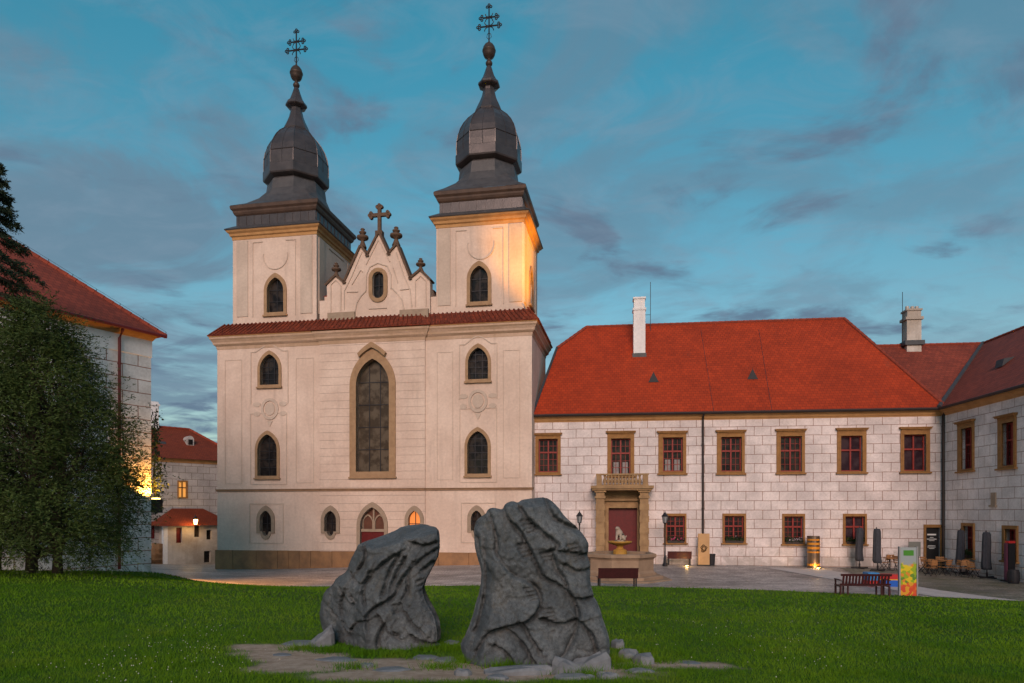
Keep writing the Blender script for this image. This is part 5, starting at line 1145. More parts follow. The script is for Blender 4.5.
# coloured play block
p_ = at_ground(885, 30.6); rz = R(-6); t_ = thing('coloured_block', 'low block of blue, red and yellow panels on the paving behind the fruit sign', 'seat block', p_, rz=0)
blue_m = mat('blue paint', (.01, .09, .42), .5); sky_m = mat('light blue paint', (.03, .22, .50), .5); redp_m = mat('red paint', (.42, .02, .02), .5); yel_m = mat('yellow paint', (.62, .36, .03), .5)
def lb(name, cx_, cz_, sx, sz, m, dy=0): box(mm := MB(), p_ + Vector((cx_ * math.cos(rz), cx_ * math.sin(rz) + dy, cz_)), (sx, .6, sz), rz); mm.build(name, m, t_)
lb('panel', .26, .44, 1.16, .2, redp_m); lb('stripe', .26, .315, 1.16, .046, yel_m); lb('panel', .26, .148, 1.16, .286, blue_m); lb('end_panel', -.57, .44, .48, .34, sky_m, .05); lb('end_panel', -.57, .13, .48, .26, redp_m, .05)

# closed parasols
def parasol():
    t_ = thing('closed_parasol', 'p', 'parasol', (0, 0, 0), 'closed grey parasols by the cafe')
    n_ = 32; vs = []; fs = []; prof = [(.03, 2.42), (.13, 2.40), (.17, 2.3), (.185, 1.9), (.19, 1.4), (.2, .95), (.22, .62), (.215, .47), (.17, .44)]
    for i, (r_, z) in enumerate(prof):
        for k in range(n_): a_ = 2 * math.pi * k / n_; rr = r_ * (1 + .13 * math.cos(8 * a_ + i * .15)) * (1 + .06 * math.sin(a_ + i)); vs.append((rr * math.cos(a_) + .02 * math.sin(i * .9), rr * math.sin(a_), z))
    for i in range(len(prof) - 1):
        for k in range(n_): a_, b_ = i * n_ + k, i * n_ + (k + 1) % n_; fs.append((a_, a_ + n_, b_ + n_, b_))
    MB().add(vs, fs).build('canopy', canvas_m, t_, smooth=True)
    tube(MB(), [(0, 0, 0), (0, 0, 2.5)], .028, 8).build('pole', gutter_m, t_)
    m_ = MB(); box(m_, (0, 0, .045), (.95, .12, .07)); box(m_, (0, 0, .042), (.12, .95, .066)); tube(m_, [(0, 0, .05), (0, 0, .3)], .05, 8); m_.build('stand', iron_m, t_); return t_
pp_ = parasol()
spots = [((859.5, 40.6), 'closed grey parasol overlapping the right edge of the last ground floor window', 0, .00), ((877.8, 39.2), 'closed grey parasol between the window and the fruit sign', 12, .035), ((960.6, 38.3), 'closed grey parasol at the corner drainpipe behind the chairs', 30, .0), ((987, 35.8), 'closed grey parasol between the two side wing windows', 20, .03)]
for i, ((px, Y_), lab, rzz, lean) in enumerate(spots):
    o = pp_ if i == 0 else dup(pp_, (0, 0, 0), lab); o['label'] = lab; o.location = at_ground(px, Y_); o.rotation_euler = (0, -lean, R(rzz))

# cafe chairs and tables
def chair():
    t_ = thing('cafe_chair', 'c', 'chair', (0, 0, 0), 'wooden cafe chairs')
    m_ = MB()
    for k in range(5): box(m_, (0, -.16 + k * .08, .45), (.42, .065, .022))
    m_.build('seat', wood_m, t_); m_ = MB()
    for k in range(3): box(m_, (0, -.215 - k * .02, .62 + k * .1), (.42, .02, .075))
    m_.build('backrest', wood_m, t_)
    for s in (-1, 1):
        x = s * .19; tube(MB(), [(x, .2, 0), (x, -.18, .5), (x, -.27, .88)], .016, 5).build('leg', iron_m, t_); tube(MB(), [(x * .9, -.2, 0), (x * .9, .16, .44)], .016, 5).build('leg', iron_m, t_)
    return t_
def table():
    t_ = thing('cafe_table', 't', 'table', (0, 0, 0), 'round cafe tables')
    lathe(MB(), (0, 0), [(.34, .70), (.35, .71), (.35, .735), (.34, .74)], 20).build('tabletop', wood_m, t_); lathe(MB(), (0, 0), [(.22, 0), (.22, .02), (.05, .06), (.03, .12), (.03, .70)], 12).build('pedestal', iron_m, t_); return t_
c0_, t0_ = chair(), table()
cs = [(884, 39.6, 30, 'left'), (892, 40.0, 170, 'left'), (899, 39.3, -80, 'left'), (921, 37.6, 60, 'r'), (927, 38.6, 200, 'r'), (934, 37.3, -60, 'r'), (940, 38.8, 150, 'r'), (945, 36.9, 20, 'r'), (951, 38.0, -110, 'r'), (956, 36.6, 100, 'r'), (964, 36.6, -20, 'r'), (970, 36.9, 190, 'r'), (974, 35.6, -70, 'r'), (931, 36.4, 10, 'r')]
clab = ['wooden cafe chair farthest left, beside the second parasol', 'wooden cafe chair near the wall left of the fruit sign', 'wooden cafe chair half hidden by the left edge of the fruit sign', 'wooden cafe chair just right of the fruit sign', 'wooden cafe chair in front of the grey board and black door', 'wooden cafe chair in front row left of the black door', 'wooden cafe chair right before the black door', 'wooden cafe chair in the front row below the corner drainpipe', 'wooden cafe chair between black door and corner drainpipe', 'wooden cafe chair in front of the corner parasol', 'wooden cafe chair right of the corner parasol foot', 'wooden cafe chair under the first side wing window', 'rightmost wooden cafe chair, nearest the side wing', 'nearest wooden cafe chair, pulled out towards the lawn']
for i, (px, Y_, a_, _) in enumerate(cs):
    o = c0_ if i == 0 else dup(c0_, (0, 0, 0), ''); o['label'] = clab[i]; o.location = at_ground(px, Y_); o.rotation_euler.z = R(a_)
ts = [(890, 39.4, 'round wooden cafe table left of the fruit sign'), (928, 37.7, 'round wooden cafe table right of the fruit sign before the grey board'), (946, 38.0, 'round wooden cafe table before the corner drainpipe'), (966, 37.4, 'round wooden cafe table beside the side wing wall')]
for i, (px, Y_, lab) in enumerate(ts):
    o = t0_ if i == 0 else dup(t0_, (0, 0, 0), ''); o['label'] = lab; o.location = at_ground(px, Y_)
# grey board
p_ = at_ground(914.5, 40.3); t_ = thing('display_board', 'plain grey board on legs left of the black cafe door', 'board', p_); m_ = MB(); box(m_, p_ + Vector((0, 0, 1.2)), (.66, .05, .86), R(-7)); m_.build('board', greyboard_m, t_); m_ = MB()
for s in (-.25, .25): box(m_, p_ + Vector((s, .06, .8)), (.05, .05, 1.6), R(-7))
m_.build('leg', iron_m, t_)
# black stand and barrel bin near the right edge
p_ = at_ground(1009.5, 34.2); t_ = thing('banner_stand', 'narrow black upright stand with red top by the side wing wall', 'stand', p_); m_ = MB(); box(m_, p_ + Vector((.04, 0, 1.0)), (.36, .2, 1.84), R(6)); m_.build('board', black_m, t_); m_ = MB(); box(m_, p_ + Vector((.04, 0, 1.975)), (.37, .21, .11), R(6)); m_.build('cap', redp_m, t_); m_ = MB(); box(m_, p_ + Vector((-.18, 0, .98)), (.07, .16, 1.9), R(6)); m_.build('edge_strip', mat('plum strip', (.10, .03, .06), .5), t_); m_ = MB(); box(m_, p_ + Vector((0, 0, .04)), (.6, .45, .07), R(6)); m_.build('foot', iron_m, t_)
p_ = at_ground(1013.5, 33.2); t_ = thing('barrel', 'dark barrel beside the narrow black stand', 'barrel', p_); m_ = MB(); lathe(m_, p_[:2], [(.22, p_.z), (.26, p_.z + .18), (.27, p_.z + .33), (.26, p_.z + .48), (.225, p_.z + .66), (.2, p_.z + .66), (.2, p_.z + .62)], 18); m_.build('staves', bin_m, t_)
m_ = MB()
for z, r_ in ((.12, .255), (.5, .263)): lathe(m_, p_[:2], [(r_, p_.z + z), (r_ + .006, p_.z + z), (r_ + .006, p_.z + z + .05), (r_, p_.z + z + .05)], 18, 0, False)
m_.build('hoop', iron_m, t_)
# window flower boxes
fl_leaf = mat('flower box leaves', (.03, .055, .015), .8, (.02, .035, .01), 9); pink_m = mat('pink petals', (.55, .10, .22), .6); pale_f = mat('pale petals', (.45, .36, .42), .6)
def flower_box(x, lab, pl, petal, nf):
    i0, i1, iz0, iz1 = x['i']; um = (i0 + i1) / 2; pz_ = x['o'][2] + .0
    t_ = thing('flower_box', lab, 'flower box', pl.P(um, pz_, .1), 'flower boxes on the ground floor sills')
    pbox(MB(), pl, i0 + .06, i1 - .06, pz_ + .002, pz_ + .17, .02, .165).build('box', gutter_m, t_)
    pc = np.array([pl.P(rng.uniform(i0 + .06, i1 - .06), pz_ + .14 + abs(rng.normal(0, .11)), rng.uniform(.0, .2)) for _ in range(260)]); V_, F_ = leaf_cloud(pc, np.tile(np.array([0, -.5, .7]), (len(pc), 1)), .11, .08, .8); fast_mesh('foliage', V_, F_, fl_leaf, t_)
    if nf:
        pc = np.array([pl.P(rng.uniform(i0 + .1, i1 - .1), pz_ + .2 + abs(rng.normal(0, .09)), rng.uniform(.08, .24)) for _ in range(nf)]); V_, F_ = leaf_cloud(pc, np.tile(np.array([0, -.7, .3]), (len(pc), 1)), .09, .09, .8); fast_mesh('blossom', V_, F_, petal, t_)
for k, (lab, pt, nf) in enumerate([('window box of pink flowers beside the lantern post', pink_m, 60), ('green window box on the sill right of the information slab', pale_f, 8), ('window box with pale flowers on the sill left of the metal pillar', pale_f, 45), ('dark green window box on the sill behind the left parasol', pale_f, 5)]): flower_box(wins[7 + k], lab, PAL, pt, nf)
for k, lab in enumerate(['leafy window box on the side wing sill beside the corner parasol', 'leafy window box on the side wing sill behind the black stand']): flower_box(ww[2 + k], lab, WNG, pale_f, 0)

# ------------------------------------------------------------------ carved stones
m, t, b, c = new('weathered carved stone', .85, .3); p = c.outputs['Object']
col = node_mix(t, remap(t, noise(t, p, 1.6, 8, .65), .35, .68), (.062, .077, .086), (.145, .166, .177)); col = node_mix(t, remap(t, noise(t, p, 24, 6, .75), .35, .7, 0, .75), col, (.040, .046, .054))
col = node_mix(t, remap(t, noise(t, p, 60, 3, .7), .58, .72, 0, .5), col, (.24, .245, .25)); col = node_mix(t, remap(t, noise(t, mapping(t, p, (1, 1, .4)), 3, 7, .7), .55, .72, 0, .45), col, (.11, .095, .07))
t.links.new(col, b.inputs['Base Color'])
t.links.new(bumpn(t, noise(t, p, 45, 6, .8), .6, .012, bumpn(t, noise(t, p, 9, 6, .7), .55, .04)), b.inputs['Normal']); stone_m = m
def sdist(px_, py_, lines):
    best = np.full(px_.shape, 1e9)
    for ln in lines:
        # smooth the traced line first
        P = np.array(ln, float)
        for _ in range(2):
            if len(P) > 2: P = np.concatenate([P[:1], *[np.stack([P[i] * .75 + P[i + 1] * .25, P[i] * .25 + P[i + 1] * .75]) for i in range(len(P) - 1)], P[-1:]])
        best = np.minimum(best, pdist([tuple(q) for q in P], px_, py_, closed=False))
    return best
def signed(px_, py_, ln):
    P = np.array(ln, float)
    for _ in range(2):
        if len(P) > 2: P = np.concatenate([P[:1], *[np.stack([P[i] * .75 + P[i + 1] * .25, P[i] * .25 + P[i + 1] * .75]) for i in range(len(P) - 1)], P[-1:]])
    best = np.full(px_.shape, 1e9); sg = np.ones(px_.shape)
    if P[-1, 0] < P[0, 0]: P = P[::-1]
    for a, b_ in zip(P[:-1], P[1:]):
        d = b_ - a; t_ = ((px_ - a[0]) * d[0] + (py_ - a[1]) * d[1]) / (d @ d + 1e-12); tc_ = np.clip(t_, 0, 1); dist = np.hypot(px_ - a[0] - tc_ * d[0], py_ - a[1] - tc_ * d[1])
        cr = d[0] * (py_ - a[1]) - d[1] * (px_ - a[0]); up = dist < best; best = np.where(up, dist, best); sg = np.where(up, np.where(cr < 0, 1, -1), sg)
    return best * sg
def sculpture(name, label, outline, Y0, T, recess, grooves, notches, step=.022, amp=.12, lean=.08, zsink=.25):
    S = Y0 / FPX; to = lambda q: ((q[0] - CX) * S, EYE + (HY - q[1]) * S)
    O = [np.array(to(q)) for q in outline]; n = len(O); P = []
    for _ in range(1):
        O2 = []
        for i in range(n): a, b_ = O[i], O[(i + 1) % n]; O2 += [a * .8 + b_ * .2, a * .2 + b_ * .8]
        O = O2; n = len(O)
    for i in range(n):
        a, b_ = O[i], O[(i + 1) % n]; k = max(1, int(np.linalg.norm(b_ - a) / step)); P += [a + (b_ - a) * j / k for j in range(k)]
    P = np.array(P); nb = len(P)
    nzx = fbm(P[:, 0] + 9, P[:, 1] + 5, .3, 5) - .5; nzz = fbm(P[:, 0] + 3, P[:, 1] + 8, .3, 15) - .5; P = P + np.stack([nzx, nzz], 1) * .05
    poly = [tuple(q) for q in P]
    gx_, gz_ = np.meshgrid(np.arange(P[:, 0].min(), P[:, 0].max(), step), np.arange(P[:, 1].min(), P[:, 1].max(), step)); gx_ = gx_.ravel() + rng.uniform(-.2, .2, gx_.size) * step; gz_ = gz_.ravel() + rng.uniform(-.2, .2, gz_.size) * step
    ok = inside(poly, gx_, gz_); gx_, gz_ = gx_[ok], gz_[ok]; dd = pdist(poly, gx_, gz_); ok = dd > step * .5; gx_, gz_ = gx_[ok], gz_[ok]
    pts = [Vector(map(float, q)) for q in P] + [Vector((float(a), float(b_))) for a, b_ in zip(gx_, gz_)]
    V, E, F, *_ = geometry.delaunay_2d_cdt(pts, [(i, (i + 1) % nb) for i in range(nb)], [], 1, 1e-6)
    x = np.array([v.x for v in V]); z = np.array([v.y for v in V]); d = pdist(poly, x, z); d[:nb] = 0
    def dome(r, dep): q = np.clip(d / r, 0, 1); return dep * (1 - np.sqrt(np.clip(1 - (1 - q) ** 2, 0, 1)))
    xp, zp = x / S + CX, HY - (z - EYE) / S        # back to photo measure, for the traced carving only
    rec = recess(xp, zp) * S
    gd = sdist(xp, zp, grooves) * S
    gd = np.maximum(gd + (fbm(x + 7, z + 3, .16, 71) - .5) * .05, 0)
    cut = amp * .75 * np.exp(-(gd / .022) ** 1.4) + amp * .25 * np.exp(-gd / .07)
    for ln in grooves:
        sd_ = signed(xp, zp, ln) * S; sd_ = sd_ + (fbm(x + 7, z + 3, .16, 71) - .5) * .04
        cut += -.10 * np.exp(-np.abs(sd_) / .17) * np.clip(sd_ / .03, 0, 1) + .035 * np.exp(-np.abs(sd_) / .12) * (sd_ <= 0)
    nd = sdist(xp, zp, notches) * S; cut += .10 * np.exp(-(nd / .022) ** 2)
    ridge = 1 - np.abs(fbm(x + 31, z + 12, .42, 81) * 2 - 1)
    rough = (fbm(x + 20, z + 20, .5, 31) - .5) * .16 + (fbm(x, z, .12, 41) - .5) * .06 - np.clip(ridge - .86, 0, 1) * .28 + (fbm(x, z, .06, 91, 2) - .5) * .035 - np.clip((1 - np.abs(fbm(x + 11, z * .8 + 2, .2, 95, 3) * 2 - 1)) - .88, 0, 1) * .22
    z0 = P[:, 1].min(); yf = Y0 + dome(.13, .13) + rec + cut - rough + (z - z0) * lean
    yb = np.maximum(Y0 + T - dome(.5, .45) + (fbm(x + 50, z, .5, 51) - .5) * .3 - (z - z0) * .05, yf + .12)
    fs = []
    for f in F:
        a, b_, c_ = f[:3]; cr = (x[b_] - x[a]) * (z[c_] - z[a]) - (z[b_] - z[a]) * (x[c_] - x[a]); fs.append(tuple(f) if cr > 0 else tuple(reversed(f)))
    fs = np.array(fs); N_ = len(x)
    vf = np.stack([x, yf, z], 1); vb = np.stack([x * 1.0, yb, z], 1)
    i = np.arange(nb); j = (i + 1) % nb
    # rim strip with two middle rows so the side is not a flat band
    rows = [i]; verts = [vf, vb]; base = 2 * N_
    mids = []
    for q in (.25, .5, .75):
        bulge = .07 * math.sin(q * math.pi); cxm, czm = x[:nb].mean(), z[:nb].mean(); dx, dz = x[:nb] - cxm, z[:nb] - czm; ln = np.hypot(dx, dz)
        rn = (fbm(x[:nb] * 2 + q * 9, z[:nb] * 2, .4, 61) - .5) * .1 * math.sin(q * math.pi) - .05
        mids.append(np.stack([x[:nb] + dx / ln * (rn - .03), yf[:nb] * (1 - q) + yb[:nb] * q, z[:nb] + dz / ln * (rn - .03)], 1)); 
    verts += mids; ring_idx = [np.arange(nb)] + [base + k * nb + np.arange(nb) for k in range(3)] + [N_ + np.arange(nb)]
    tri = [fs, fs[:, ::-1] + N_]
    for r0, r1 in zip(ring_idx[:-1], ring_idx[1:]):
        tri += [np.stack([r0[j], r0[i], r1[i]], 1), np.stack([r0[j], r1[i], r1[j]], 1)]
    o = fast_mesh(name, np.concatenate(verts), np.concatenate(tri), stone_m, smooth=False)
    V0 = np.concatenate(verts); c0 = np.array([x.mean(), Y0 + T / 2, z0]); 
    me = o.data; me.vertices.foreach_set('co', (V0 - c0).astype(np.float32).ravel()); me.update(); o.location = c0
    tag(o, label, 'sculpture', 'carved standing stones'); return o
def lerp_line(pts):
    """px as a function of py along a traced crease"""
    a = np.array(sorted(pts, key=lambda q: q[1]), float); return lambda py: np.interp(py, a[:, 1], a[:, 0])
c4 = lambda L: [(300 + a / 3.594, 480 + b_ / 3.594) for a, b_ in L]; c5 = lambda L: [(450 + a / 3.364, 480 + b_ / 3.364) for a, b_ in L]
ol = c4([(-22, 490), (14, 430), (60, 405), (74, 370), (124, 345), (146, 290), (166, 262), (200, 228), (290, 195), (330, 170), (420, 162), (470, 170), (487, 185), (490, 270), (470, 310), (440, 360), (430, 400), (445, 440), (475, 490), (492, 540), (490, 610), (380, 645), (250, 650), (75, 632), (-14, 592)])
crl = lerp_line(c4([(212, 228), (240, 260), (245, 340), (215, 400), (235, 480), (240, 560), (245, 640)]))
def rec_l(xp, zp):
    ty = np.interp(xp, [358, 370, 384, 411, 436], [546, 549.6, 547.5, 540, 533]); top = np.clip(ty - zp, 0, 99) * 3.0
    left = np.clip(crl(zp) - xp, 0, 99) * 1.15
    return top + left
gl1 = [c4(q) for q in ([(160, 345), (190, 380), (230, 375), (262, 325), (340, 270)], [(345, 275), (310, 340), (292, 415)], [(372, 280), (335, 345), (320, 400)], [(110, 405), (140, 460), (182, 460), (160, 430)], [(240, 540), (232, 490), (270, 455), (330, 430), (348, 380), (385, 330), (430, 285), (487, 250)], [(282, 490), (310, 550), (355, 575), (332, 552)], [(165, 550), (190, 520), (230, 508)], [(378, 480), (400, 520), (442, 550)], [(360, 435), (382, 400), (376, 340), (402, 298)], [(430, 330), (470, 300)], [(60, 500), (100, 530), (150, 545)], [(248, 330), (212, 400), (232, 470)], [(215, 235), (225, 290), (190, 330)], [(400, 225), (440, 240), (485, 225)], [(400, 560), (430, 590), (480, 590)], [(300, 520), (270, 580), (290, 630)], [(120, 430), (100, 470), (110, 510)], [(135, 560), (165, 585)])]
nl1 = [c4([(415 + k * 8, 370 + k * 16), (430 + k * 8, 362 + k * 16)]) for k in range(4)] + [c4([(330 + k * 3, 455 + k * 9), (360 + k * 3, 450 + k * 9)]) for k in range(4)] + [c4([(345, 300 + k * 12), (372, 292 + k * 12)]) for k in range(3)]
sculpture('carved_stone', 'lower carved grey stone with a slanted flat top, standing left on the lawn', ol, 11.62, 1.15, rec_l, gl1, nl1, amp=.17)
orr = c5([(22, 585), (38, 560), (78, 440), (95, 370), (100, 310), (75, 250), (68, 190), (72, 145), (100, 122), (120, 112), (128, 97), (150, 90), (178, 96), (188, 74), (210, 67), (232, 73), (245, 63), (290, 58), (325, 54), (352, 78), (400, 135), (440, 170), (466, 205), (468, 250), (480, 300), (480, 350), (488, 390), (510, 440), (530, 500), (545, 570), (540, 610), (400, 632), (250, 640), (130, 650), (40, 640)])
crr = lerp_line(c5([(126, 98), (140, 170), (150, 250), (150, 340), (140, 440), (125, 520), (100, 640)]))
rec_r = lambda xp, zp: np.clip(crr(zp) - xp, 0, 99) * 1.5 + np.clip(xp - np.interp(zp, [495, 545, 600, 660], [560, 592, 596, 610]), 0, 99) * .8 + np.clip(508 - zp, 0, 99) * 1.0
gr1 = [c5(q) for q in ([(180, 94), (190, 125), (240, 180), (272, 240), (296, 290), (312, 332), (370, 355), (420, 395), (432, 440), (432, 500), (402, 570), (380, 600)], [(150, 235), (165, 272), (205, 320), (265, 345), (296, 372), (310, 410), (290, 460), (240, 488), (150, 502), (112, 535), (85, 590)], [(245, 490), (270, 530), (305, 578)], [(345, 240), (360, 300), (390, 340), (400, 380), (432, 408), (492, 398)], [(345, 237), (400, 242), (468, 252)], [(240, 95), (270, 140), (330, 190), (376, 222), (345, 240)], [(126, 98), (150, 160), (160, 240)], [(310, 470), (360, 490), (430, 475)], [(325, 58), (342, 120), (390, 150), (440, 168)], [(150, 505), (205, 505), (250, 560), (285, 620)], [(110, 240), (118, 330), (108, 430), (80, 520)], [(88, 200), (98, 260), (120, 290)], [(390, 285), (430, 310), (480, 300)], [(440, 480), (480, 520), (500, 600)], [(150, 560), (190, 580), (215, 630)])]
nr1 = []
for (ax, ay, n_) in ((225, 222, 4), (250, 368, 4), (305, 440, 5), (395, 222, 5), (240, 140, 4), (305, 250, 3)):
    nr1 += [c5([(ax + k * 8, ay + k * 13), (ax + 34 + k * 6, ay - 4 + k * 12)]) for k in range(n_)]
sculpture('carved_stone', 'taller carved grey stone with a peaked top, right of the lower one', orr, 9.95, 1.35, rec_r, gr1, nr1, lean=.06, amp=.16)

# flat stones round their feet
slab_m = mat('pale flat stone', (.20, .215, .235), .85, (.115, .125, .135), 4, bump=.5, bscale=14)
def flat_stone(px, py, wpx, hgt, dep, lab, tilt=(0, 0), rot=0, seed=0):
    r_ = np.random.default_rng(seed + 100); lo, hi = 4, 30
    Y_ = 10.0
    for _ in range(40): x = gx(px, Y_); zz = h(x, Y_) + .07; Y_ = Y_ * .5 + .5 * ((EYE - zz) * FPX / (py - HY))
    x = gx(px, Y_); zb = h(x, Y_) + .05; hw_ = wpx / FPX * Y_ / 2; n_ = 11
    ang = np.sort(r_.uniform(0, 2 * math.pi, n_)); ang = np.linspace(0, 2 * math.pi, n_, endpoint=False) + r_.uniform(-.2, .2, n_); rad = r_.uniform(.75, 1.1, n_)
    top = []; bot = []; tp2 = []
    for a_, q in zip(ang, rad):
        X_, Y__ = hw_ * q * math.cos(a_), dep / 2 * q * math.sin(a_); 
        zt = hgt * r_.uniform(.75, 1.1) + tilt[0] * X_ + tilt[1] * Y__
        bot.append((X_ * 1.05, Y__ * 1.05, -.14)); top.append((X_, Y__, max(zt * .7, .02))); tp2.append((X_ * .8, Y__ * .8, max(zt, .03)))
    vs = bot + top + tp2 + [(0, 0, max(hgt * 1.02, .03))]; fs = []
    for k in range(n_):
        j = (k + 1) % n_; fs += [(k, j, n_ + j, n_ + k), (n_ + k, n_ + j, 2 * n_ + j, 2 * n_ + k), (2 * n_ + k, 2 * n_ + j, 3 * n_)]
    ca, sa = math.cos(rot), math.sin(rot); mb = MB().add([(x + a_ * ca - b_ * sa, Y_ + a_ * sa + b_ * ca, zb + c_) for a_, b_, c_ in vs], fs)
    o = mb.build('flat_stone', slab_m, None, loc=(x, Y_, zb)); tag(o, lab, 'stone', 'loose flat stones round the carved stones'); return o
FS = [(322, 642, 30, .24, .6, 'tilted grey stone leaning at the left foot of the lower carved stone', (.5, .2)), (300, 641, 34, .06, .5, 'flat pale stone lying farthest left in the grass', (0, 0)), (336, 657, 46, .05, .35, 'long flat slab in front of the lower carved stone', (0, 0)), (366, 664, 16, .08, .2, 'small rounded stone between two slabs before the lower carved stone', (0, 0)), (392, 667, 40, .05, .3, 'flat slab under the right front of the lower carved stone', (0, 0)), (425, 655, 28, .05, .4, 'flat stone right of the lower carved stone', (0, 0)), (447, 658, 26, .06, .4, 'flat stone midway between the two carved stones', (0, 0)), (430, 642, 24, .05, .5, 'pale stone behind the gap, close to the lower carved stone', (0, 0)), (452, 640, 16, .05, .4, 'small pale stone in grass left of the taller carved stone', (0, 0)), (463, 672, 18, .1, .2, 'small stone in front left of the taller carved stone', (0, 0)), (520, 668, 74, .12, .32, 'long low slab along the front of the taller carved stone', (.05, .1)), (566, 668, 36, .22, .3, 'pointed pale stone in front of the taller carved stone', (-.3, .2)), (590, 663, 54, .2, .35, 'big wedge shaped slab at the right front of the taller carved stone', (.25, .1)), (573, 676, 40, .08, .2, 'broken pale stone nearest the camera', (0, 0)), (607, 672, 26, .1, .22, 'small block in grass right of the wedge slab', (0, 0)), (628, 655, 20, .16, .3, 'light upright stone at the right foot of the taller carved stone', (0, .2)), (644, 660, 22, .16, .3, 'rounded light stone right of the upright one', (0, 0)), (640, 669, 30, .06, .25, 'thin flat stone on the bare earth at right', (0, 0)), (618, 645, 14, .16, .3, 'dark bluish stone tucked behind the right foot', (0, 0)), (498, 674, 22, .07, .2, 'small flat stone before the long low slab', (0, 0)), (690, 660, 24, .03, .3, 'thin pale stone sunk in bare earth farthest right', (0, 0)), (281, 652, 22, .03, .3, 'thin stone sunk in bare earth at far left', (0, 0))]
for k, (px, py, wp, hg, dp, lab, tl) in enumerate(FS): flat_stone(px, min(py + (6 if 480 < px < 612 else 3), 679), wp, hg, dp, lab, tl, random.uniform(-.2, .2), k)

# ------------------------------------------------------------------ conifers
def leaf_mat(name, a, b_, c_):
    m, t, bs, c = new(name, .7, .25); p = c.outputs['Object']
    col = node_mix(t, remap(t, noise(t, p, .9, 5, .6), .36, .64), a, b_); col = node_mix(t, remap(t, noise(t, p, 6, 4, .7), .55, .75, 0, .7), col, c_); t.links.new(col, bs.inputs['Base Color']); return m
bark_m = mat('conifer bark', (.055, .04, .03), .9, (.03, .022, .018), 5, bump=.6, bscale=12)
def conifer(name, label, cat, base, trunks, env, zlo, ztop, nb, ntw, nl, droop, mats, leafL, leafW, up=.1, top_trunk=None, tw=.45):
    bx, by, bz = base; t_ = thing(name, label, cat, base)
    for (tx_, ty_, r_, zt_) in trunks:
        pts = [(bx + tx_ * (1 - .75 * q) + .08 * math.sin(q * 5 + tx_), by + ty_ * (1 - .75 * q), bz - .2 + (zt_ - bz + .2) * q) for q in np.linspace(0, 1, 9)]; tube(MB(), pts, [r_ * (1.25 if i == 0 else 1) * (1 - .9 * i / 8) + .012 for i in range(9)], 9).build('trunk', bark_m, t_, smooth=True)
    limb = MB(); cen = []; dr = []
    for k in range(nb):
        f = ((k + .5) / nb) ** 1.12; z0 = zlo + (ztop - zlo) * f + rng.uniform(-.25, .25); a_ = k * 2.39996 + rng.normal(0, .35); R_ = env(z0, a_) * rng.uniform(.72, 1.12)
        if R_ < .08: continue
        d = np.array([math.cos(a_), math.sin(a_), 0]); s0 = np.array([bx, by, z0 + R_ * droop * .55])
        tp = trunks[k % len(trunks)]; q0 = 1 - .75 * min(1, (z0 - bz) / (tp[3] - bz)); s0[:2] += np.array(tp[:2]) * max(q0, .25)
        pts = [s0 + d * R_ * q + np.array([0, 0, -droop * R_ * (q ** 1.4) + up * R_ * max(0, q - .6)]) + rng.normal(0, .03, 3) * q for q in np.linspace(0, 1, 6)]
        tube(limb, pts, [.035 * (1 - i / 6) * (.4 + R_ / 3) + .006 for i in range(6)], 4)
        P = np.array(pts)
        qs = rng.uniform(.22, 1.0, ntw) ** .8; ii = np.minimum((qs * 5).astype(int), 4); fr = qs * 5 - ii; c = P[ii] * (1 - fr[:, None]) + P[ii + 1] * fr[:, None]
        side = rng.choice([-1, 1], ntw); td = d[None] * .75 + np.stack([-d[1] * side, d[0] * side, np.zeros(ntw)], 1) * rng.uniform(.3, 1.1, ntw)[:, None] + np.stack([np.zeros(ntw), np.zeros(ntw), rng.normal(-.25, .3, ntw)], 1); td /= np.linalg.norm(td, axis=1)[:, None]
        tl = tw * rng.uniform(.5, 1.25, ntw) * (1.15 - qs * .5) * min(1, .35 + R_ / 2.2)
        s = rng.uniform(0, 1, (ntw, nl)); pos = c[:, None] + td[:, None] * (s * tl[:, None])[..., None] + np.array([0, 0, -.35]) * ((s ** 2) * tl[:, None])[..., None]
        ld = td[:, None] + rng.normal(0, .55, (ntw, nl, 3)) + np.array([0, 0, -.25]); cen.append(pos.reshape(-1, 3)); dr.append(ld.reshape(-1, 3))
    limb.build('limbs', bark_m, t_); cen = np.concatenate(cen); dr = np.concatenate(dr); dr /= np.linalg.norm(dr, axis=1)[:, None]
    pick = rng.random(len(cen)) < .5
    V_, F_ = leaf_cloud(cen, dr, leafL, leafW, .25); cr_ = fast_mesh('crown', V_, F_, mats, t_)
    return t_
yew_m = leaf_mat('yew foliage', (.026, .046, .010), (.055, .088, .018), (.11, .135, .03)); spr_m = leaf_mat('spruce foliage', (.012, .026, .016), (.024, .042, .022), (.045, .062, .03))
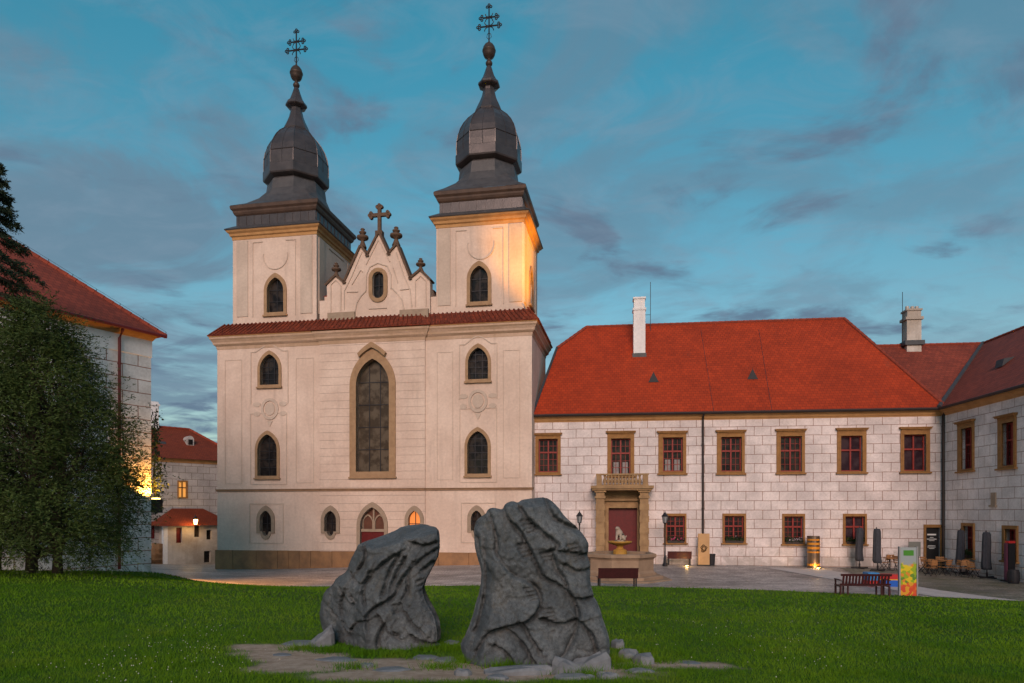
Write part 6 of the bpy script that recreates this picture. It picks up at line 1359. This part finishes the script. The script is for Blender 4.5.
def bushy(name, label, base, trunks, zr, nclump, ntw, nl, mats, leafL, leafW):
    """broad yew: sprays hanging from many limbs, gaps left between the clumps"""
    bx, by, bz = base; t_ = thing(name, label, 'tree', base)
    for (tx_, ty_, r_, zt_) in trunks:
        pts = [(bx + tx_ * (1 + .5 * q) + .06 * math.sin(q * 5 + tx_ * 9), by + ty_ * (1 + .5 * q), bz - .2 + (zt_ - bz + .2) * q) for q in np.linspace(0, 1, 9)]; tube(MB(), pts, [r_ * (1.3 if i == 0 else 1) * (1 - .9 * i / 8) + .012 for i in range(9)], 9).build('trunk', bark_m, t_, smooth=True)
    limb = MB(); cen = []; dr = []
    for k in range(nclump):
        z = rng.uniform(zr[0][0], zr[0][-1]); a_ = rng.uniform(0, 2 * math.pi); R_ = float(np.interp(z, *zr)) * (1 + .13 * math.sin(3 * a_ + z * 1.3) + .10 * math.sin(5 * a_ - 2.1 * z))
        if rng.random() > R_ / 2.6 + .15: continue
        q = rng.uniform(.35, 1.0) ** .5; d = np.array([math.cos(a_), math.sin(a_), 0]); c = np.array([bx, by, z]) + d * R_ * q
        tr = trunks[k % len(trunks)]; s0 = np.array([bx + tr[0] * 1.2, by + tr[1] * 1.2, bz + (z - bz) * rng.uniform(.45, .8)]); mid = (s0 + c) / 2 + np.array([0, 0, .22 * R_])
        if k % 3 == 0: tube(limb, [s0, (s0 * .5 + mid * .5) + rng.normal(0, .05, 3), mid, (mid + c) / 2 + rng.normal(0, .05, 3), c], [.04, .032, .024, .015, .006], 4)
        td = d[None] * .7 + rng.normal(0, .55, (ntw, 3)) + np.array([0, 0, -.12 if z > 4 else -.3]); td /= np.linalg.norm(td, axis=1)[:, None]; tl = rng.uniform(.3, 1.35, ntw) * (.6 + .4 * q)
        o_ = c + rng.normal(0, .2, (ntw, 3)); s = rng.uniform(0, 1, (ntw, nl)); pos = o_[:, None] + td[:, None] * (s * tl[:, None])[..., None] + np.array([0, 0, -.3]) * ((s ** 2) * tl[:, None])[..., None]
        side = np.cross(td, np.array([0, 0, 1.])); ld = td[:, None] * .8 + side[:, None] * rng.choice([-1, 1], (ntw, nl, 1)) * .9 + rng.normal(0, .3, (ntw, nl, 3)); cen.append(pos.reshape(-1, 3)); dr.append(ld.reshape(-1, 3))
    limb.build('limbs', bark_m, t_); cen = np.concatenate(cen); dr = np.concatenate(dr); dr /= np.linalg.norm(dr, axis=1)[:, None]
    V_, F_ = leaf_cloud(cen, dr, leafL, leafW, .25); fast_mesh('crown', V_, F_, mats, t_)
yb = (-14.5, 21.0, h(-14.5, 21))
bushy('yew_tree', 'broad dark bushy conifer with two trunks in front of the white hall', yb, [(-.2, 0, .15, 8.2), (.38, .25, .13, 7.0)], ([2.0, 2.35, 3.05, 4.3, 5.2, 6.7, 7.7, 8.8, 9.6], [1.75, 2.15, 2.35, 2.35, 2.2, 1.85, 1.35, .75, .1]), 620, 22, 15, yew_m, .115, .026)
sb = (-17.0, 22.3, h(-17, 22.3))
def env_s(z, a_): return max(.05, float(np.interp(z, [2.2, 4, 8.5, 11, 13, 15.0], [2.5, 2.5, 2.0, 1.25, .72, .08]))) * (1 + .2 * math.sin(4 * a_ + 2.2 * z))
conifer('spruce_tree', 'tall dark spruce rising above the bushy conifer at the left edge', 'tree', sb, [(0, 0, .22, 15.0)], env_s, 2.6, 14.8, 230, 26, 15, .42, spr_m, .11, .028, .16, tw=.5)

# ------------------------------------------------------------------ grass and clover
gm, t, b, c = new('grass blades', .7, .08); p = c.outputs['Object']
col = node_mix(t, remap(t, noise(t, p, .4, 6, .6), .36, .64), (.052, .140, .004), (.105, .21, .008)); col = node_mix(t, remap(t, noise(t, p, .8, 7, .7), .5, .72, 0, .55), col, (.12, .17, .02)); col = node_mix(t, remap(t, noise(t, p, 9, 5, .7), .5, .75, 0, .7), col, (.10, .15, .014)); t.links.new(col, b.inputs['Base Color'])
def blades(x, y, hmin, hmax, wd_):
    n = len(x); z = H(x, y) + .065; hh_ = rng.uniform(hmin, hmax, n) * (.55 + .95 * fbm(x, y, .7, 201) ** 1.3); a_ = rng.uniform(0, 2 * math.pi, n); w_ = wd_ * rng.uniform(.6, 1.2, n) / 2
    lean = rng.normal(0, .45, (n, 2)) * hh_[:, None]
    v0 = np.stack([x - np.cos(a_) * w_, y - np.sin(a_) * w_, z], 1); v1 = np.stack([x + np.cos(a_) * w_, y + np.sin(a_) * w_, z], 1); v2 = np.stack([x + lean[:, 0], y + lean[:, 1], z + hh_], 1)
    return np.stack([v0, v1, v2], 1).reshape(-1, 3)
Vs = []
for (y0, y1, den, h0, h1, wd_) in ((7.2, 10, 2300, .03, .075, .008), (10, 13.5, 1150, .03, .08, .011), (13.5, 19, 380, .035, .085, .02), (19, 30.3, 130, .04, .09, .035)):
    A = (y1 - y0) * (y1 + y0) * .80 * 1.0; n = int(A * den); y = rng.uniform(y0, y1, n); x = rng.uniform(-1, 1, n) * y1 * .80; ok = inside(LAWN, x, y) & (np.abs(x) < y * .82); x, y = x[ok], y[ok]
    if y1 < 14:
        dm_ = dirt(x, y); keep = rng.random(len(x)) > dm_ * 1.06; x, y = x[keep], y[keep]
    cl = fbm(x, y, .5, 77); k = .75 + .7 * (cl - .3)
    Vs.append(blades(x, y, h0, h1, wd_))
# taller tufts at the feet of the stones
tx_ = []; ty_ = []
for (px, py, n) in ((330, 652, 500), (360, 655, 260), (395, 656, 300), (430, 650, 400), (470, 662, 500), (455, 650, 300), (505, 668, 400), (545, 672, 300), (610, 662, 500), (640, 652, 400), (660, 662, 300), (625, 668, 300), (585, 676, 300), (440, 668, 300), (350, 668, 200), (300, 650, 200)):
    Y_ = 10.
    for _ in range(30): Y_ = .5 * Y_ + .5 * (EYE - h(gx(px, Y_), Y_) - .07) * FPX / (py - HY)
    tx_.append(gx(px, Y_) + rng.normal(0, .16, n)); ty_.append(Y_ + rng.normal(0, .12, n))
Vs.append(blades(np.concatenate(tx_), np.concatenate(ty_), .06, .17, .011))
V_ = np.concatenate(Vs); g = fast_mesh('grass', V_, np.arange(len(V_)).reshape(-1, 3), gm); g['kind'] = 'stuff'; g['label'] = 'short green lawn grass'
fx, fy = [], []
for (px, py, sx, sy, n) in ((95, 672, 60, 8, 40), (200, 655, 45, 14, 90), (165, 645, 30, 10, 40), (215, 628, 18, 6, 26), (150, 665, 50, 8, 50), (760, 632, 40, 8, 45), (710, 622, 25, 5, 26), (790, 660, 45, 10, 40), (860, 645, 60, 12, 26), (660, 640, 30, 5, 12)):
    for _ in range(int(n * .6)):
        a_, b_ = rng.normal(px, sx), min(rng.normal(py, sy), 682); Y_ = 10.
        if b_ < 608: continue
        for _ in range(14): Y_ = .5 * Y_ + .5 * (EYE - h(gx(a_, Y_), Y_) - .12) * FPX / (b_ - HY)
        fx.append(gx(a_, Y_)); fy.append(Y_)
fx, fy = np.array(fx), np.array(fy); fz = H(fx, fy) + .065 + rng.uniform(.05, .10, len(fx)); s_ = rng.uniform(.006, .011, len(fx))
oc = np.array([(1, 0, 0), (0, 1, 0), (-1, 0, 0), (0, -1, 0), (0, 0, 1), (0, 0, -1)]); V_ = (np.stack([fx, fy, fz], 1)[:, None] + oc[None] * s_[:, None, None]).reshape(-1, 3)
T_ = np.array([(0, 1, 4), (1, 2, 4), (2, 3, 4), (3, 0, 4), (1, 0, 5), (2, 1, 5), (3, 2, 5), (0, 3, 5)]); F_ = (T_[None] + 6 * np.arange(len(fx))[:, None, None]).reshape(-1, 3)
g = fast_mesh('clover_flowers', V_, F_, mat('white clover', (.55, .55, .48), .8)); g['kind'] = 'stuff'; g['label'] = 'tiny white clover flowers scattered in the lawn'
